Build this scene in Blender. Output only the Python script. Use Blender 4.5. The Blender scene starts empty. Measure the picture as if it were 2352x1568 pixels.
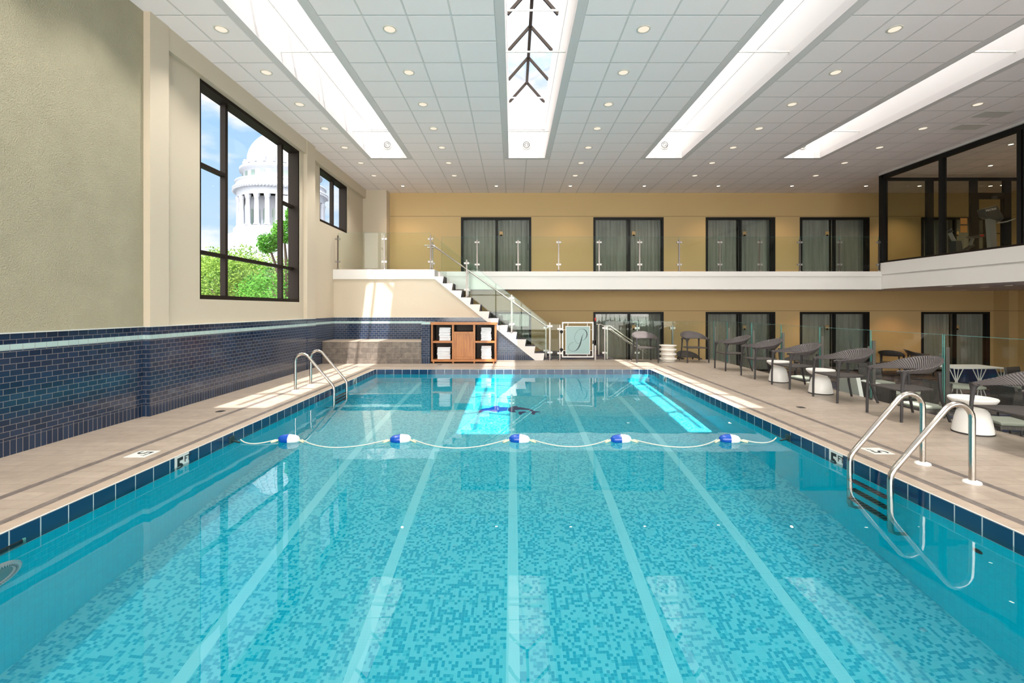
import bpy, math, random
from mathutils import Vector, Matrix
random.seed(7)
PI = math.pi
S = bpy.context.scene
C = S.collection
# ------------------------------------------------------------------ camera, world, sun, exposure
F, VX, VY, HC = 1062.0, 1178.0, 709.0, 1.445       # focal length in px of the 2352 px frame, vanishing point, eye height
cd = bpy.data.cameras.new('camera'); cam = bpy.data.objects.new('camera', cd); C.objects.link(cam)
cam.location = (0, 0, HC); cam.rotation_euler = (PI/2, 0, 0)
cd.sensor_width = 36; cd.lens = F/2352*36
cd.shift_x = (1176-VX)/2352; cd.shift_y = (VY-784)/2352; cd.clip_end = 2000; cd.clip_start = .05
S.camera = cam
S.view_settings.view_transform = 'Standard'; S.view_settings.look = 'None'
S.view_settings.exposure = 0.12; S.view_settings.gamma = 1; S.view_settings.use_curve_mapping = False
cy = S.cycles
cy.use_denoising = True
cy.max_bounces = 12; cy.diffuse_bounces = 5; cy.glossy_bounces = 4; cy.transmission_bounces = 8; cy.transparent_max_bounces = 24
cy.caustics_reflective = False; cy.caustics_refractive = True; cy.sample_clamp_indirect = 6; cy.blur_glossy = 0.5

def sky_world():
    w = bpy.data.worlds.new('sky'); S.world = w; w.use_nodes = True
    nt = w.node_tree; nt.nodes.clear(); N = nt.nodes.new; L = nt.links.new
    tc = N('ShaderNodeTexCoord'); sep = N('ShaderNodeSeparateXYZ'); L(tc.outputs['Generated'], sep.inputs[0])
    mp = N('ShaderNodeMapping'); mp.inputs['Scale'].default_value = (3.2, 3.2, 7.5); L(tc.outputs['Generated'], mp.inputs[0])
    nz = N('ShaderNodeTexNoise'); nz.inputs['Scale'].default_value = 1.6; nz.inputs['Detail'].default_value = 6; nz.inputs['Roughness'].default_value = .55
    L(mp.outputs[0], nz.inputs['Vector'])
    cr = N('ShaderNodeValToRGB'); cr.color_ramp.elements[0].position = .42; cr.color_ramp.elements[1].position = .57
    cr.color_ramp.elements[0].color = (0, 0, 0, 1); cr.color_ramp.elements[1].color = (1, 1, 1, 1)
    L(nz.outputs['Fac'], cr.inputs[0])
    base = N('ShaderNodeValToRGB'); e = base.color_ramp.elements
    e[0].position = 0; e[0].color = (.70, .87, 1, 1); e[1].position = .4; e[1].color = (.36, .64, .97, 1)
    L(sep.outputs['Z'], base.inputs[0])
    mx = N('ShaderNodeMix'); mx.data_type = 'RGBA'
    L(cr.outputs[0], mx.inputs[0]); L(base.outputs[0], mx.inputs[6]); mx.inputs[7].default_value = (1.0, 1.02, 1.06, 1)
    st = N('ShaderNodeMapRange'); st.interpolation_type = 'SMOOTHSTEP'
    st.inputs['From Min'].default_value = .42; st.inputs['From Max'].default_value = .62
    st.inputs['To Min'].default_value = 1.0; st.inputs['To Max'].default_value = SKY_TOP
    L(sep.outputs['Z'], st.inputs['Value'])
    # thin bright cloud cover overhead: whiter than the band over the horizon
    wf = N('ShaderNodeMapRange'); wf.interpolation_type = 'SMOOTHSTEP'
    wf.inputs['From Min'].default_value = .42; wf.inputs['From Max'].default_value = .62; L(sep.outputs['Z'], wf.inputs['Value'])
    m2 = N('ShaderNodeMix'); m2.data_type = 'RGBA'; L(wf.outputs[0], m2.inputs[0]); L(mx.outputs[2], m2.inputs[6]); m2.inputs[7].default_value = (1, .985, .97, 1)
    # added fill: sky and street behind the camera, out of view, boosted and warmed
    sb = N('ShaderNodeMapRange'); sb.interpolation_type = 'SMOOTHSTEP'; sb.inputs['From Min'].default_value = -.40; sb.inputs['From Max'].default_value = -.82
    sb.inputs['To Min'].default_value = 0; sb.inputs['To Max'].default_value = REAR_FILL; L(sep.outputs['Y'], sb.inputs['Value'])
    ad = N('ShaderNodeMath'); ad.operation = 'ADD'; L(st.outputs[0], ad.inputs[0]); L(sb.outputs[0], ad.inputs[1])
    m3 = N('ShaderNodeMix'); m3.data_type = 'RGBA'; sc = N('ShaderNodeMath'); sc.operation = 'MULTIPLY'; sc.inputs[1].default_value = .95/max(REAR_FILL, .01); L(sb.outputs[0], sc.inputs[0])
    L(sc.outputs[0], m3.inputs[0]); L(m2.outputs[2], m3.inputs[6]); m3.inputs[7].default_value = (1, .95, .88, 1)
    bg = N('ShaderNodeBackground'); L(m3.outputs[2], bg.inputs[0]); L(ad.outputs[0], bg.inputs[1])
    out = N('ShaderNodeOutputWorld'); L(bg.outputs[0], out.inputs[0])
SKY_TOP = 2.7; REAR_FILL = 9.5
sky_world()
S.world.cycles.sampling_method = 'MANUAL'; S.world.cycles.sample_map_resolution = 256
sd = bpy.data.lights.new('sun', 'SUN'); sun = bpy.data.objects.new('sun', sd); C.objects.link(sun)
sun.rotation_euler = Vector((-.115, .41, -1)).to_track_quat('-Z', 'Y').to_euler(); sun.location = (0, -20, 40)
sd.energy = 12; sd.angle = math.radians(.6); sd.color = (1, .97, .93)
sd.cycles.is_caustics_light = True
def portal(name, loc, size, d):
    l = bpy.data.lights.new(name, 'AREA'); l.shape = 'RECTANGLE'; l.size, l.size_y = size; l.cycles.is_portal = True
    o = bpy.data.objects.new(name, l); C.objects.link(o); o.location = loc
    o.rotation_euler = Vector(d).to_track_quat('-Z', 'Y').to_euler()
SKX = [-3.275, .368, 3.99, 7.65]; SY0, SY1 = 3.9, 12.24
for x in SKX: portal('skylight_portal', (x, (SY0+SY1)/2, 6.9), (.88, SY1-SY0), (0, 0, -1))
portal('window_portal', (-5.22, 9.05, 3.36), (3.4, 3.5), (1, 0, 0))
portal('window_portal', (3.0, -2.95, 2.0), (14.8, 3.9), (0, 1, 0))  # portal of the added rear glazing
portal('window_portal', (-5.32, 13.1, 4.45), (2.0, 1.4), (1, 0, 0))

# ------------------------------------------------------------------ materials
def newmat(name):
    m = bpy.data.materials.new(name); m.use_nodes = True
    nt = m.node_tree; nt.nodes.clear()
    return m, nt, nt.nodes.new, nt.links.new
def setp(b, col=None, rough=None, metal=None, spec=None, **k):
    if col is not None: b.inputs['Base Color'].default_value = (*col, 1)
    if rough is not None: b.inputs['Roughness'].default_value = rough
    if metal is not None: b.inputs['Metallic'].default_value = metal
    if spec is not None: b.inputs['Specular IOR Level'].default_value = spec
    for a, v in k.items(): b.inputs[a].default_value = v
def plain(name, col, rough=.6, metal=0, spec=.5, var=0, vs=6, bump=0, bs=60, **k):
    m, nt, N, L = newmat(name); b = N('ShaderNodeBsdfPrincipled'); o = N('ShaderNodeOutputMaterial'); L(b.outputs[0], o.inputs[0])
    setp(b, col, rough, metal, spec, **k)
    if var or bump: tc = N('ShaderNodeTexCoord')
    if var:
        n = N('ShaderNodeTexNoise'); n.inputs['Scale'].default_value = vs; n.inputs['Detail'].default_value = 4; L(tc.outputs['Object'], n.inputs['Vector'])
        mr = N('ShaderNodeMapRange'); mr.inputs['To Min'].default_value = 1-var; mr.inputs['To Max'].default_value = 1+var
        mr.inputs['From Min'].default_value = .3; mr.inputs['From Max'].default_value = .7; L(n.outputs['Fac'], mr.inputs['Value'])
        mm = N('ShaderNodeVectorMath'); mm.operation = 'SCALE'; mm.inputs[0].default_value = col; L(mr.outputs[0], mm.inputs['Scale']); L(mm.outputs[0], b.inputs['Base Color'])
    if bump:
        n = N('ShaderNodeTexNoise'); n.inputs['Scale'].default_value = bs; n.inputs['Detail'].default_value = 3; L(tc.outputs['Object'], n.inputs['Vector'])
        bp = N('ShaderNodeBump'); bp.inputs['Strength'].default_value = bump; bp.inputs['Distance'].default_value = .01; L(n.outputs['Fac'], bp.inputs['Height']); L(bp.outputs[0], b.inputs['Normal'])
    return m
def emit(name, col, s):
    m, nt, N, L = newmat(name); e = N('ShaderNodeEmission'); e.inputs[0].default_value = (*col, 1); e.inputs[1].default_value = s
    o = N('ShaderNodeOutputMaterial'); L(e.outputs[0], o.inputs[0]); return m
def M_(nt, op, a, b=None, c=None):
    n = nt.nodes.new('ShaderNodeMath'); n.operation = op
    for i, v in enumerate((a, b, c)):
        if v is None: continue
        if isinstance(v, (int, float)): n.inputs[i].default_value = v
        else: nt.links.new(v, n.inputs[i])
    return n.outputs[0]
def mixc(nt, f, a, b):
    n = nt.nodes.new('ShaderNodeMix'); n.data_type = 'RGBA'
    for i, v in ((0, f), (6, a), (7, b)):
        if isinstance(v, (int, float)): n.inputs[i].default_value = v
        elif isinstance(v, tuple): n.inputs[i].default_value = (*v, 1)
        else: nt.links.new(v, n.inputs[i])
    return n.outputs[2]
def axes(nt, plane):
    """vector (u, v, 0) made of two object axes"""
    tc = nt.nodes.new('ShaderNodeTexCoord'); s = nt.nodes.new('ShaderNodeSeparateXYZ'); nt.links.new(tc.outputs['Object'], s.inputs[0])
    c = nt.nodes.new('ShaderNodeCombineXYZ')
    for i, a in enumerate(plane): nt.links.new(s.outputs[a], c.inputs[i])
    return s, c.outputs[0]
def bricks(name, plane, w, h, mort, c1, c2, cm, rough=.15, offset=.5, bump=.15, spec=.5, var=0, shift=(0, 0), coat=0, mrough=None):
    m, nt, N, L = newmat(name); b = N('ShaderNodeBsdfPrincipled'); o = N('ShaderNodeOutputMaterial'); L(b.outputs[0], o.inputs[0])
    s, v = axes(nt, plane)
    mp = N('ShaderNodeMapping'); mp.inputs['Location'].default_value = (shift[0], shift[1], 0); L(v, mp.inputs[0])
    t = N('ShaderNodeTexBrick'); t.offset = offset; t.inputs['Scale'].default_value = 1; t.inputs['Brick Width'].default_value = w; t.inputs['Row Height'].default_value = h
    t.inputs['Mortar Size'].default_value = mort; t.inputs['Mortar Smooth'].default_value = .1; t.inputs['Bias'].default_value = 0
    t.inputs['Color1'].default_value = (*c1, 1); t.inputs['Color2'].default_value = (*c2, 1); t.inputs['Mortar'].default_value = (*cm, 1)
    L(mp.outputs[0], t.inputs['Vector']); col = t.outputs['Color']
    if var:
        n = N('ShaderNodeTexNoise'); n.inputs['Scale'].default_value = 9; n.inputs['Detail'].default_value = 5; n.inputs['Distortion'].default_value = .6; L(v, n.inputs['Vector'])
        mr = N('ShaderNodeMapRange'); mr.inputs['To Min'].default_value = 1-var; mr.inputs['To Max'].default_value = 1+var; mr.inputs['From Min'].default_value = .3; mr.inputs['From Max'].default_value = .7
        L(n.outputs['Fac'], mr.inputs['Value']); vm = N('ShaderNodeVectorMath'); vm.operation = 'SCALE'; L(col, vm.inputs[0]); L(mr.outputs[0], vm.inputs['Scale']); col = vm.outputs[0]
    L(col, b.inputs['Base Color']); setp(b, None, rough, 0, spec)
    if mrough is not None: L(M_(nt, 'MULTIPLY_ADD', t.outputs['Fac'], mrough-rough, rough), b.inputs['Roughness'])
    if bump:
        bp = N('ShaderNodeBump'); bp.invert = True; bp.inputs['Strength'].default_value = bump; bp.inputs['Distance'].default_value = .003; L(t.outputs['Fac'], bp.inputs['Height']); L(bp.outputs[0], b.inputs['Normal'])
    return m
def thinglass(name, tint=(1, 1, 1), refl=1.0, ior=1.45, rough=0.0):
    m, nt, N, L = newmat(name); fr = N('ShaderNodeFresnel'); ge = N('ShaderNodeNewGeometry')
    L(M_(nt, 'MULTIPLY_ADD', ge.outputs['Backfacing'], 1/ior-ior, ior), fr.inputs[0])      # a pane looks the same from both sides
    tr = N('ShaderNodeBsdfTransparent'); tr.inputs[0].default_value = (*tint, 1); gl = N('ShaderNodeBsdfGlossy'); gl.inputs['Roughness'].default_value = rough
    mx = N('ShaderNodeMixShader'); L(M_(nt, 'MULTIPLY', fr.outputs[0], refl), mx.inputs[0]); L(tr.outputs[0], mx.inputs[1]); L(gl.outputs[0], mx.inputs[2])
    o = N('ShaderNodeOutputMaterial'); L(mx.outputs[0], o.inputs[0]); return m

M = {}
NAVY, NAVY2, GROUT = (.008, .020, .048), (.014, .032, .072), (.24, .22, .20)
for pl, k in (('YZ', 'y'), ('XZ', 'x')):
    M['brick_'+k] = bricks('blue_subway_'+k, pl, .12, .06, .002, NAVY, NAVY2, GROUT, rough=.12, mrough=.8)
    M['soldier_'+k] = bricks('blue_soldier_'+k, pl, .06, .15, .0025, NAVY, NAVY2, GROUT, rough=.12, offset=0, mrough=.8)
    M['band_'+k] = bricks('pale_band_'+k, pl, .12, .06, .002, (.36, .50, .49), (.40, .54, .52), GROUT, rough=.2, offset=0, shift=(0, -.02))
    M['wline_'+k] = bricks('waterline_tile_'+k, pl, .2023, .21, .0045, (.004, .030, .085), (.006, .042, .105), (.42, .50, .50), rough=.08, offset=0, mrough=.7, shift=(.015, .203))
    M['poolwall_'+k] = bricks('pool_wall_mosaic_'+k, pl, .0475, .0475, .0012, (.001, .68, .84), (.002, .72, .87), (.001, .58, .74), rough=.5, offset=0, spec=.05)
    M['benchface_'+k] = bricks('bench_stone_'+k, pl, .34, .15, .003, (.115, .095, .08), (.175, .145, .12), (.24, .21, .175), rough=.5, var=.28, shift=(.1, .02))
M['stucco'] = plain('rough_stucco', (.345, .315, .22), .9, bump=.9, bs=85, var=.05, vs=3)
M['cream'] = plain('cream_wall_paint', (.56, .485, .375), .8, bump=.25, bs=90)
M['white'] = plain('white_paint', (.71, .69, .66), .5)
M['skywhite'] = plain('skylight_plaster', (.78, .76, .75), .8, bump=.15, bs=120)
M['trim'] = plain('skylight_trim_plaster', (.72, .69, .69), .8, bump=.4, bs=140)
M['deck_top'] = bricks('deck_porcelain', 'XY', .61, .152, .0022, (.29, .237, .19), (.335, .277, .225), (.17, .14, .11), rough=.42, var=.10, bump=.08)
M['deckband'] = bricks('deck_border_mosaic', 'YX', .06, .0165, .0012, (.075, .062, .056), (.15, .125, .112), (.17, .145, .125), rough=.5, bump=.1)
M['deckband2'] = bricks('deck_border_mosaic_x', 'XY', .06, .0165, .0012, (.075, .062, .056), (.15, .125, .112), (.17, .145, .125), rough=.5, bump=.1)
M['coping'] = bricks('coping_stone', 'YX', .61, 3, .002, (.35, .28, .22), (.38, .31, .245), (.19, .155, .12), rough=.4, var=.08)
M['caulk'] = plain('pale_edge_grout', (.55, .58, .55), .7)
M['bronze'] = plain('dark_bronze_frame', (.016, .011, .008), .6, spec=.12)
M['black'] = plain('black_metal_frame', (.008, .008, .008), .5, spec=.25)
M['steel'] = plain('brushed_steel', (.50, .47, .43), .2, metal=1)
M['steelbar'] = plain('satin_steel', (.24, .215, .20), .34, metal=1)
M['clamp'] = plain('clamp_steel', (.40, .385, .37), .4, metal=.8)
M['glass'] = thinglass('clear_glass', (.90, .96, .94), 1.0)
M['railglass'] = thinglass('rail_glass', (.88, .95, .91), .65)
M['winglass'] = thinglass('window_glass', (.97, .98, .98), .55)
M['skyglass'] = thinglass('skylight_glass', (.95, .93, .93), .6)
M['doorglass'] = thinglass('door_glass', (.82, .85, .84), 1.5)
M['gymglass'] = thinglass('fitness_glass', (.80, .82, .77), .8)
M['edgeglass'] = plain('glass_edge', (.10, .30, .27), .15)
M['frost'] = plain('frosted_glass', (.25, .38, .37), .35)
M['ink'] = plain('dark_lettering', (.012, .03, .03), .5)
M['blackink'] = plain('black_lettering', (.012, .012, .014), .5)
M['tilewhite'] = plain('white_marker_tile', (.62, .64, .60), .3)
M['carpet'] = None
M['wood'] = None
M['towel'] = plain('white_towel', (.82, .82, .84), .95, bump=.6, bs=160)
M['plastic'] = plain('white_plastic', (.80, .78, .75), .35)
M['cer'] = plain('cream_ceramic', (.76, .72, .65), .35)
M['rubber'] = plain('black_rubber', (.02, .02, .02), .6)
M['floatblue'] = plain('blue_float', (.004, .06, .36), .2)
M['floatwhite'] = plain('white_float', (.75, .74, .72), .25)
M['rope'] = plain('pale_rope', (.46, .50, .43), .7)
M['sleeve'] = plain('rope_sleeve', (.62, .55, .36), .6)
M['anchor'] = plain('dark_anchor', (.03, .06, .06), .4, metal=.5)
M['dolphin'] = plain('blue_dolphin_tile', (.001, .020, .12), .15)
M['dolphin2'] = plain('bright_blue_dolphin_tile', (.001, .04, .20), .15)
M['concrete'] = plain('grey_concrete', (.35, .33, .31), .8, var=.1)
M['darkroom'] = plain('unlit_room_backing', (.10, .09, .08), .9)
M['leg'] = plain('dark_rattan_leg', (.035, .032, .034), .5, bump=.4, bs=300)
M['cushion'] = plain('pale_green_cushion', (.25, .255, .215), .8)
M['navycloth'] = plain('navy_cloth', (.012, .02, .07), .8)
M['lens'] = emit('downlight_lens', (1, .87, .70), .95)
M['lensb'] = emit('bright_downlight_lens', (1, .88, .68), 9)
M['trimring'] = plain('downlight_ring', (.72, .68, .60), .4)
M['chrome_in'] = plain('downlight_reflector', (.80, .74, .62), .2, metal=.7)
M['gymgrey'] = plain('machine_dark_grey', (.045, .05, .05), .45)
M['gymlight'] = plain('machine_silver', (.32, .34, .33), .35, metal=.4)
M['red'] = plain('red_plastic', (.45, .03, .02), .4)
M['orange'] = plain('orange_notice', (.38, .19, .05), .7)
M['plaque'] = plain('tan_plaque', (.40, .28, .13), .5)
M['stone'] = plain('white_granite', (.235, .25, .29), .7, var=.04, vs=.4)
M['stonedark'] = plain('recess_glass', (.10, .14, .13), .3)
M['grass'] = plain('street_paving', (.085, .09, .08), .9)
M['bark'] = plain('bark', (.07, .05, .035), .9)

def mat_pool_floor():
    m, nt, N, L = newmat('pool_floor_mosaic'); b = N('ShaderNodeBsdfPrincipled'); o = N('ShaderNodeOutputMaterial'); L(b.outputs[0], o.inputs[0])
    s, v = axes(nt, 'XY'); T = 1.09/45.5
    sx = M_(nt, 'DIVIDE', s.outputs['X'], T); sy = M_(nt, 'DIVIDE', s.outputs['Y'], T)
    sxo = M_(nt, 'ADD', sx, .0)
    fx = M_(nt, 'FLOOR', sxo); fy = M_(nt, 'FLOOR', sy)
    c = N('ShaderNodeCombineXYZ'); L(fx, c.inputs[0]); L(fy, c.inputs[1])
    wn = N('ShaderNodeTexWhiteNoise'); wn.noise_dimensions = '2D'; L(c.outputs[0], wn.inputs['Vector'])
    # clumps: tiles laid in strips, so add a coarser noise
    c2 = N('ShaderNodeCombineXYZ'); L(M_(nt, 'FLOOR', M_(nt, 'DIVIDE', fx, 1)), c2.inputs[0]); L(M_(nt, 'FLOOR', M_(nt, 'DIVIDE', fy, 3)), c2.inputs[1]); c2.inputs[2].default_value = 0
    wn2 = N('ShaderNodeTexWhiteNoise'); wn2.noise_dimensions = '2D'; L(c2.outputs[0], wn2.inputs['Vector'])
    r = M_(nt, 'ADD', M_(nt, 'MULTIPLY', wn.outputs['Value'], .78), M_(nt, 'MULTIPLY', wn2.outputs['Value'], .22))
    cr = N('ShaderNodeValToRGB'); cr.color_ramp.interpolation = 'CONSTANT'; e = cr.color_ramp.elements
    e[0].position = 0; e[0].color = (*FL_LIGHT, 1); e[1].position = .52; e[1].color = (*FL_MID, 1)
    k = e.new(.60); k.color = (*FL_DARK, 1)
    L(r, cr.inputs[0])
    # five pale lane lines
    ax = M_(nt, 'ABSOLUTE', s.outputs['X'])
    l0 = M_(nt, 'LESS_THAN', ax, .049)
    l1 = M_(nt, 'LESS_THAN', M_(nt, 'ABSOLUTE', M_(nt, 'SUBTRACT', ax, 1.095)), .049)
    l2 = M_(nt, 'LESS_THAN', M_(nt, 'ABSOLUTE', M_(nt, 'SUBTRACT', ax, 2.19)), .049)
    lane = M_(nt, 'MAXIMUM', M_(nt, 'MAXIMUM', l0, l1), l2)
    col = mixc(nt, lane, cr.outputs[0], FL_LANE)
    gx = M_(nt, 'ABSOLUTE', M_(nt, 'SUBTRACT', M_(nt, 'FRACT', sxo), .5)); gy = M_(nt, 'ABSOLUTE', M_(nt, 'SUBTRACT', M_(nt, 'FRACT', sy), .5))
    g = M_(nt, 'GREATER_THAN', M_(nt, 'MAXIMUM', gx, gy), .462)
    col = mixc(nt, M_(nt, 'MULTIPLY', g, .6), col, (.05, .50, .58))
    L(col, b.inputs['Base Color']); setp(b, None, .5, spec=.05)
    return m
FL_LIGHT, FL_MID, FL_DARK, FL_LANE = (.055, .43, .53), (.020, .37, .48), (.002, .30, .43), (.12, .51, .60)
M['poolfloor'] = mat_pool_floor()

def mat_ceiling():
    m, nt, N, L = newmat('ceiling_tile_grid'); b = N('ShaderNodeBsdfPrincipled'); o = N('ShaderNodeOutputMaterial'); L(b.outputs[0], o.inputs[0])
    s, v = axes(nt, 'XY'); P = .6067; Q = .6085
    u = M_(nt, 'FRACT', M_(nt, 'DIVIDE', M_(nt, 'ADD', s.outputs['X'], 100*P-.368), P)); w = M_(nt, 'FRACT', M_(nt, 'DIVIDE', M_(nt, 'ADD', s.outputs['Y'], 100*Q-6.31), Q))
    du = M_(nt, 'SUBTRACT', .5, M_(nt, 'ABSOLUTE', M_(nt, 'SUBTRACT', u, .5))); dw = M_(nt, 'SUBTRACT', .5, M_(nt, 'ABSOLUTE', M_(nt, 'SUBTRACT', w, .5)))
    d = M_(nt, 'MINIMUM', du, dw)
    groove = M_(nt, 'LESS_THAN', d, .015)
    bar = M_(nt, 'LESS_THAN', d, .009)
    col = mixc(nt, groove, CEIL, (.38, .37, .37)); col = mixc(nt, bar, col, (.82, .80, .80))
    L(col, b.inputs['Base Color']); setp(b, None, .85, spec=.2)
    mr = N('ShaderNodeMapRange'); mr.inputs['From Min'].default_value = .008; mr.inputs['From Max'].default_value = .03; L(d, mr.inputs['Value'])
    bp = N('ShaderNodeBump'); bp.inputs['Strength'].default_value = .5; bp.inputs['Distance'].default_value = .012; L(mr.outputs[0], bp.inputs['Height']); L(bp.outputs[0], b.inputs['Normal'])
    return m
CEIL = (.97, .90, .91)
M['ceil'] = mat_ceiling()

def mat_backwall():
    m, nt, N, L = newmat('tan_wall_paint'); b = N('ShaderNodeBsdfPrincipled'); o = N('ShaderNodeOutputMaterial'); L(b.outputs[0], o.inputs[0])
    s, v = axes(nt, 'XZ')
    a1 = M_(nt, 'LESS_THAN', M_(nt, 'ABSOLUTE', M_(nt, 'SUBTRACT', s.outputs['Z'], 4.635)), .006)
    a2 = M_(nt, 'LESS_THAN', M_(nt, 'ABSOLUTE', M_(nt, 'SUBTRACT', s.outputs['Z'], 1.375)), .006)
    j = M_(nt, 'MAXIMUM', a1, a2)
    col = mixc(nt, j, TAN, (.12, .08, .035))
    L(col, b.inputs['Base Color']); setp(b, None, .7)
    n = N('ShaderNodeTexNoise'); n.inputs['Scale'].default_value = 90; L(v, n.inputs['Vector'])
    bp = N('ShaderNodeBump'); bp.inputs['Strength'].default_value = .15; bp.inputs['Distance'].default_value = .01; L(n.outputs['Fac'], bp.inputs['Height']); L(bp.outputs[0], b.inputs['Normal'])
    return m
TAN = (.57, .405, .19)
M['tan'] = mat_backwall()

def mat_carpet():
    m, nt, N, L = newmat('navy_pattern_carpet'); b = N('ShaderNodeBsdfPrincipled'); o = N('ShaderNodeOutputMaterial'); L(b.outputs[0], o.inputs[0])
    s, v = axes(nt, 'XY'); mp = N('ShaderNodeMapping'); mp.inputs['Scale'].default_value = (1.2, 4, 1); L(v, mp.inputs[0])
    n = N('ShaderNodeTexNoise'); n.inputs['Scale'].default_value = 1.4; n.inputs['Detail'].default_value = 8; n.inputs['Distortion'].default_value = 1.5; L(mp.outputs[0], n.inputs['Vector'])
    cr = N('ShaderNodeValToRGB'); e = cr.color_ramp.elements; e[0].position = .45; e[0].color = (.010, .016, .05, 1); e[1].position = .60; e[1].color = (.16, .13, .10, 1)
    L(n.outputs['Fac'], cr.inputs[0]); L(cr.outputs[0], b.inputs['Base Color']); setp(b, None, .95)
    return m
M['carpet'] = mat_carpet()
def mat_wood(name, c1, c2, ax='Z'):
    m, nt, N, L = newmat(name); b = N('ShaderNodeBsdfPrincipled'); o = N('ShaderNodeOutputMaterial'); L(b.outputs[0], o.inputs[0])
    tc = N('ShaderNodeTexCoord'); mp = N('ShaderNodeMapping'); sc = {'Z': (22, 22, 1.4), 'X': (1.4, 22, 22)}[ax]; mp.inputs['Scale'].default_value = sc; L(tc.outputs['Object'], mp.inputs[0])
    n = N('ShaderNodeTexNoise'); n.inputs['Scale'].default_value = 2.2; n.inputs['Detail'].default_value = 5; n.inputs['Distortion'].default_value = .4; L(mp.outputs[0], n.inputs['Vector'])
    cr = N('ShaderNodeValToRGB'); e = cr.color_ramp.elements; e[0].position = .35; e[0].color = (*c1, 1); e[1].position = .65; e[1].color = (*c2, 1)
    L(n.outputs['Fac'], cr.inputs[0]); L(cr.outputs[0], b.inputs['Base Color']); setp(b, None, .38)
    return m
M['wood'] = mat_wood('warm_teak', (.30, .10, .022), (.46, .18, .045)); M['woodx'] = mat_wood('warm_teak_across', (.33, .11, .026), (.49, .19, .05), 'X')
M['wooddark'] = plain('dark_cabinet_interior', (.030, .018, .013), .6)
def mat_rattan():
    m, nt, N, L = newmat('woven_rattan'); b = N('ShaderNodeBsdfPrincipled'); o = N('ShaderNodeOutputMaterial'); L(b.outputs[0], o.inputs[0])
    uv = N('ShaderNodeUVMap'); s = N('ShaderNodeSeparateXYZ'); L(uv.outputs[0], s.inputs[0])
    st = M_(nt, 'SINE', M_(nt, 'MULTIPLY', M_(nt, 'ADD', s.outputs['X'], M_(nt, 'MULTIPLY', s.outputs['Y'], .13)), 25*2*PI))
    fine = M_(nt, 'SINE', M_(nt, 'MULTIPLY', M_(nt, 'ADD', s.outputs['Y'], M_(nt, 'MULTIPLY', s.outputs['X'], -1.2)), 26*2*PI))
    f = M_(nt, 'MULTIPLY_ADD', st, .5, .5)
    col = mixc(nt, f, (.014, .011, .012), (.17, .145, .14))
    L(col, b.inputs['Base Color']); setp(b, None, .42)
    h = M_(nt, 'ADD', f, M_(nt, 'MULTIPLY', fine, .15))
    bp = N('ShaderNodeBump'); bp.inputs['Strength'].default_value = .8; bp.inputs['Distance'].default_value = .006; L(h, bp.inputs['Height']); L(bp.outputs[0], b.inputs['Normal'])
    return m
M['rattan'] = mat_rattan()
M['weave'] = bricks('woven_seat', 'XY', .012, .006, .0012, (.05, .042, .04), (.10, .085, .08), (.015, .013, .013), rough=.5)
def mat_curtain():
    m, nt, N, L = newmat('sheer_curtain'); b = N('ShaderNodeBsdfPrincipled'); o = N('ShaderNodeOutputMaterial'); L(b.outputs[0], o.inputs[0])
    s, v = axes(nt, 'XZ'); mp = N('ShaderNodeMapping'); mp.inputs['Scale'].default_value = (9, .4, 1); L(v, mp.inputs[0])
    n = N('ShaderNodeTexNoise'); n.inputs['Scale'].default_value = 1; n.inputs['Detail'].default_value = 3; L(mp.outputs[0], n.inputs['Vector'])
    L(mixc(nt, n.outputs['Fac'], (.20, .205, .185), (.52, .52, .46)), b.inputs['Base Color']); setp(b, None, .9)
    return m
M['curtain'] = mat_curtain()
def mat_water():
    m, nt, N, L = newmat('pool_water'); o = N('ShaderNodeOutputMaterial')
    g = N('ShaderNodeBsdfPrincipled'); setp(g, (1, 1, 1), 0.0); g.inputs['Transmission Weight'].default_value = 1; g.inputs['IOR'].default_value = 1.333
    tc = N('ShaderNodeTexCoord'); n = N('ShaderNodeTexNoise'); n.inputs['Scale'].default_value = 2.2; n.inputs['Detail'].default_value = 2; L(tc.outputs['Object'], n.inputs['Vector'])
    bp = N('ShaderNodeBump'); bp.inputs['Strength'].default_value = .05; bp.inputs['Distance'].default_value = .02; L(n.outputs['Fac'], bp.inputs['Height']); L(bp.outputs[0], g.inputs['Normal'])
    L(g.outputs[0], o.inputs[0]); return m
M['water'] = mat_water()
def mat_leaf(name, a, b_):
    m, nt, N, L = newmat(name); b = N('ShaderNodeBsdfPrincipled'); o = N('ShaderNodeOutputMaterial')
    tc = N('ShaderNodeTexCoord'); n = N('ShaderNodeTexNoise'); n.inputs['Scale'].default_value = 1.2; n.inputs['Detail'].default_value = 6; L(tc.outputs['Object'], n.inputs['Vector'])
    cr = N('ShaderNodeValToRGB'); e = cr.color_ramp.elements; e[0].position = .35; e[0].color = (*a, 1); e[1].position = .65; e[1].color = (*b_, 1); L(n.outputs['Fac'], cr.inputs[0])
    L(cr.outputs[0], b.inputs['Base Color']); setp(b, None, .6, spec=.2)
    t = N('ShaderNodeBsdfTranslucent'); L(cr.outputs[0], t.inputs[0]); mx = N('ShaderNodeMixShader'); mx.inputs[0].default_value = .35; L(b.outputs[0], mx.inputs[1]); L(t.outputs[0], mx.inputs[2]); L(mx.outputs[0], o.inputs[0])
    return m
M['leaf'] = mat_leaf('green_leaves', (.05, .12, .015), (.20, .31, .05)); M['leaf2'] = mat_leaf('fresh_leaves', (.02, .10, .01), (.09, .27, .03))

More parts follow.
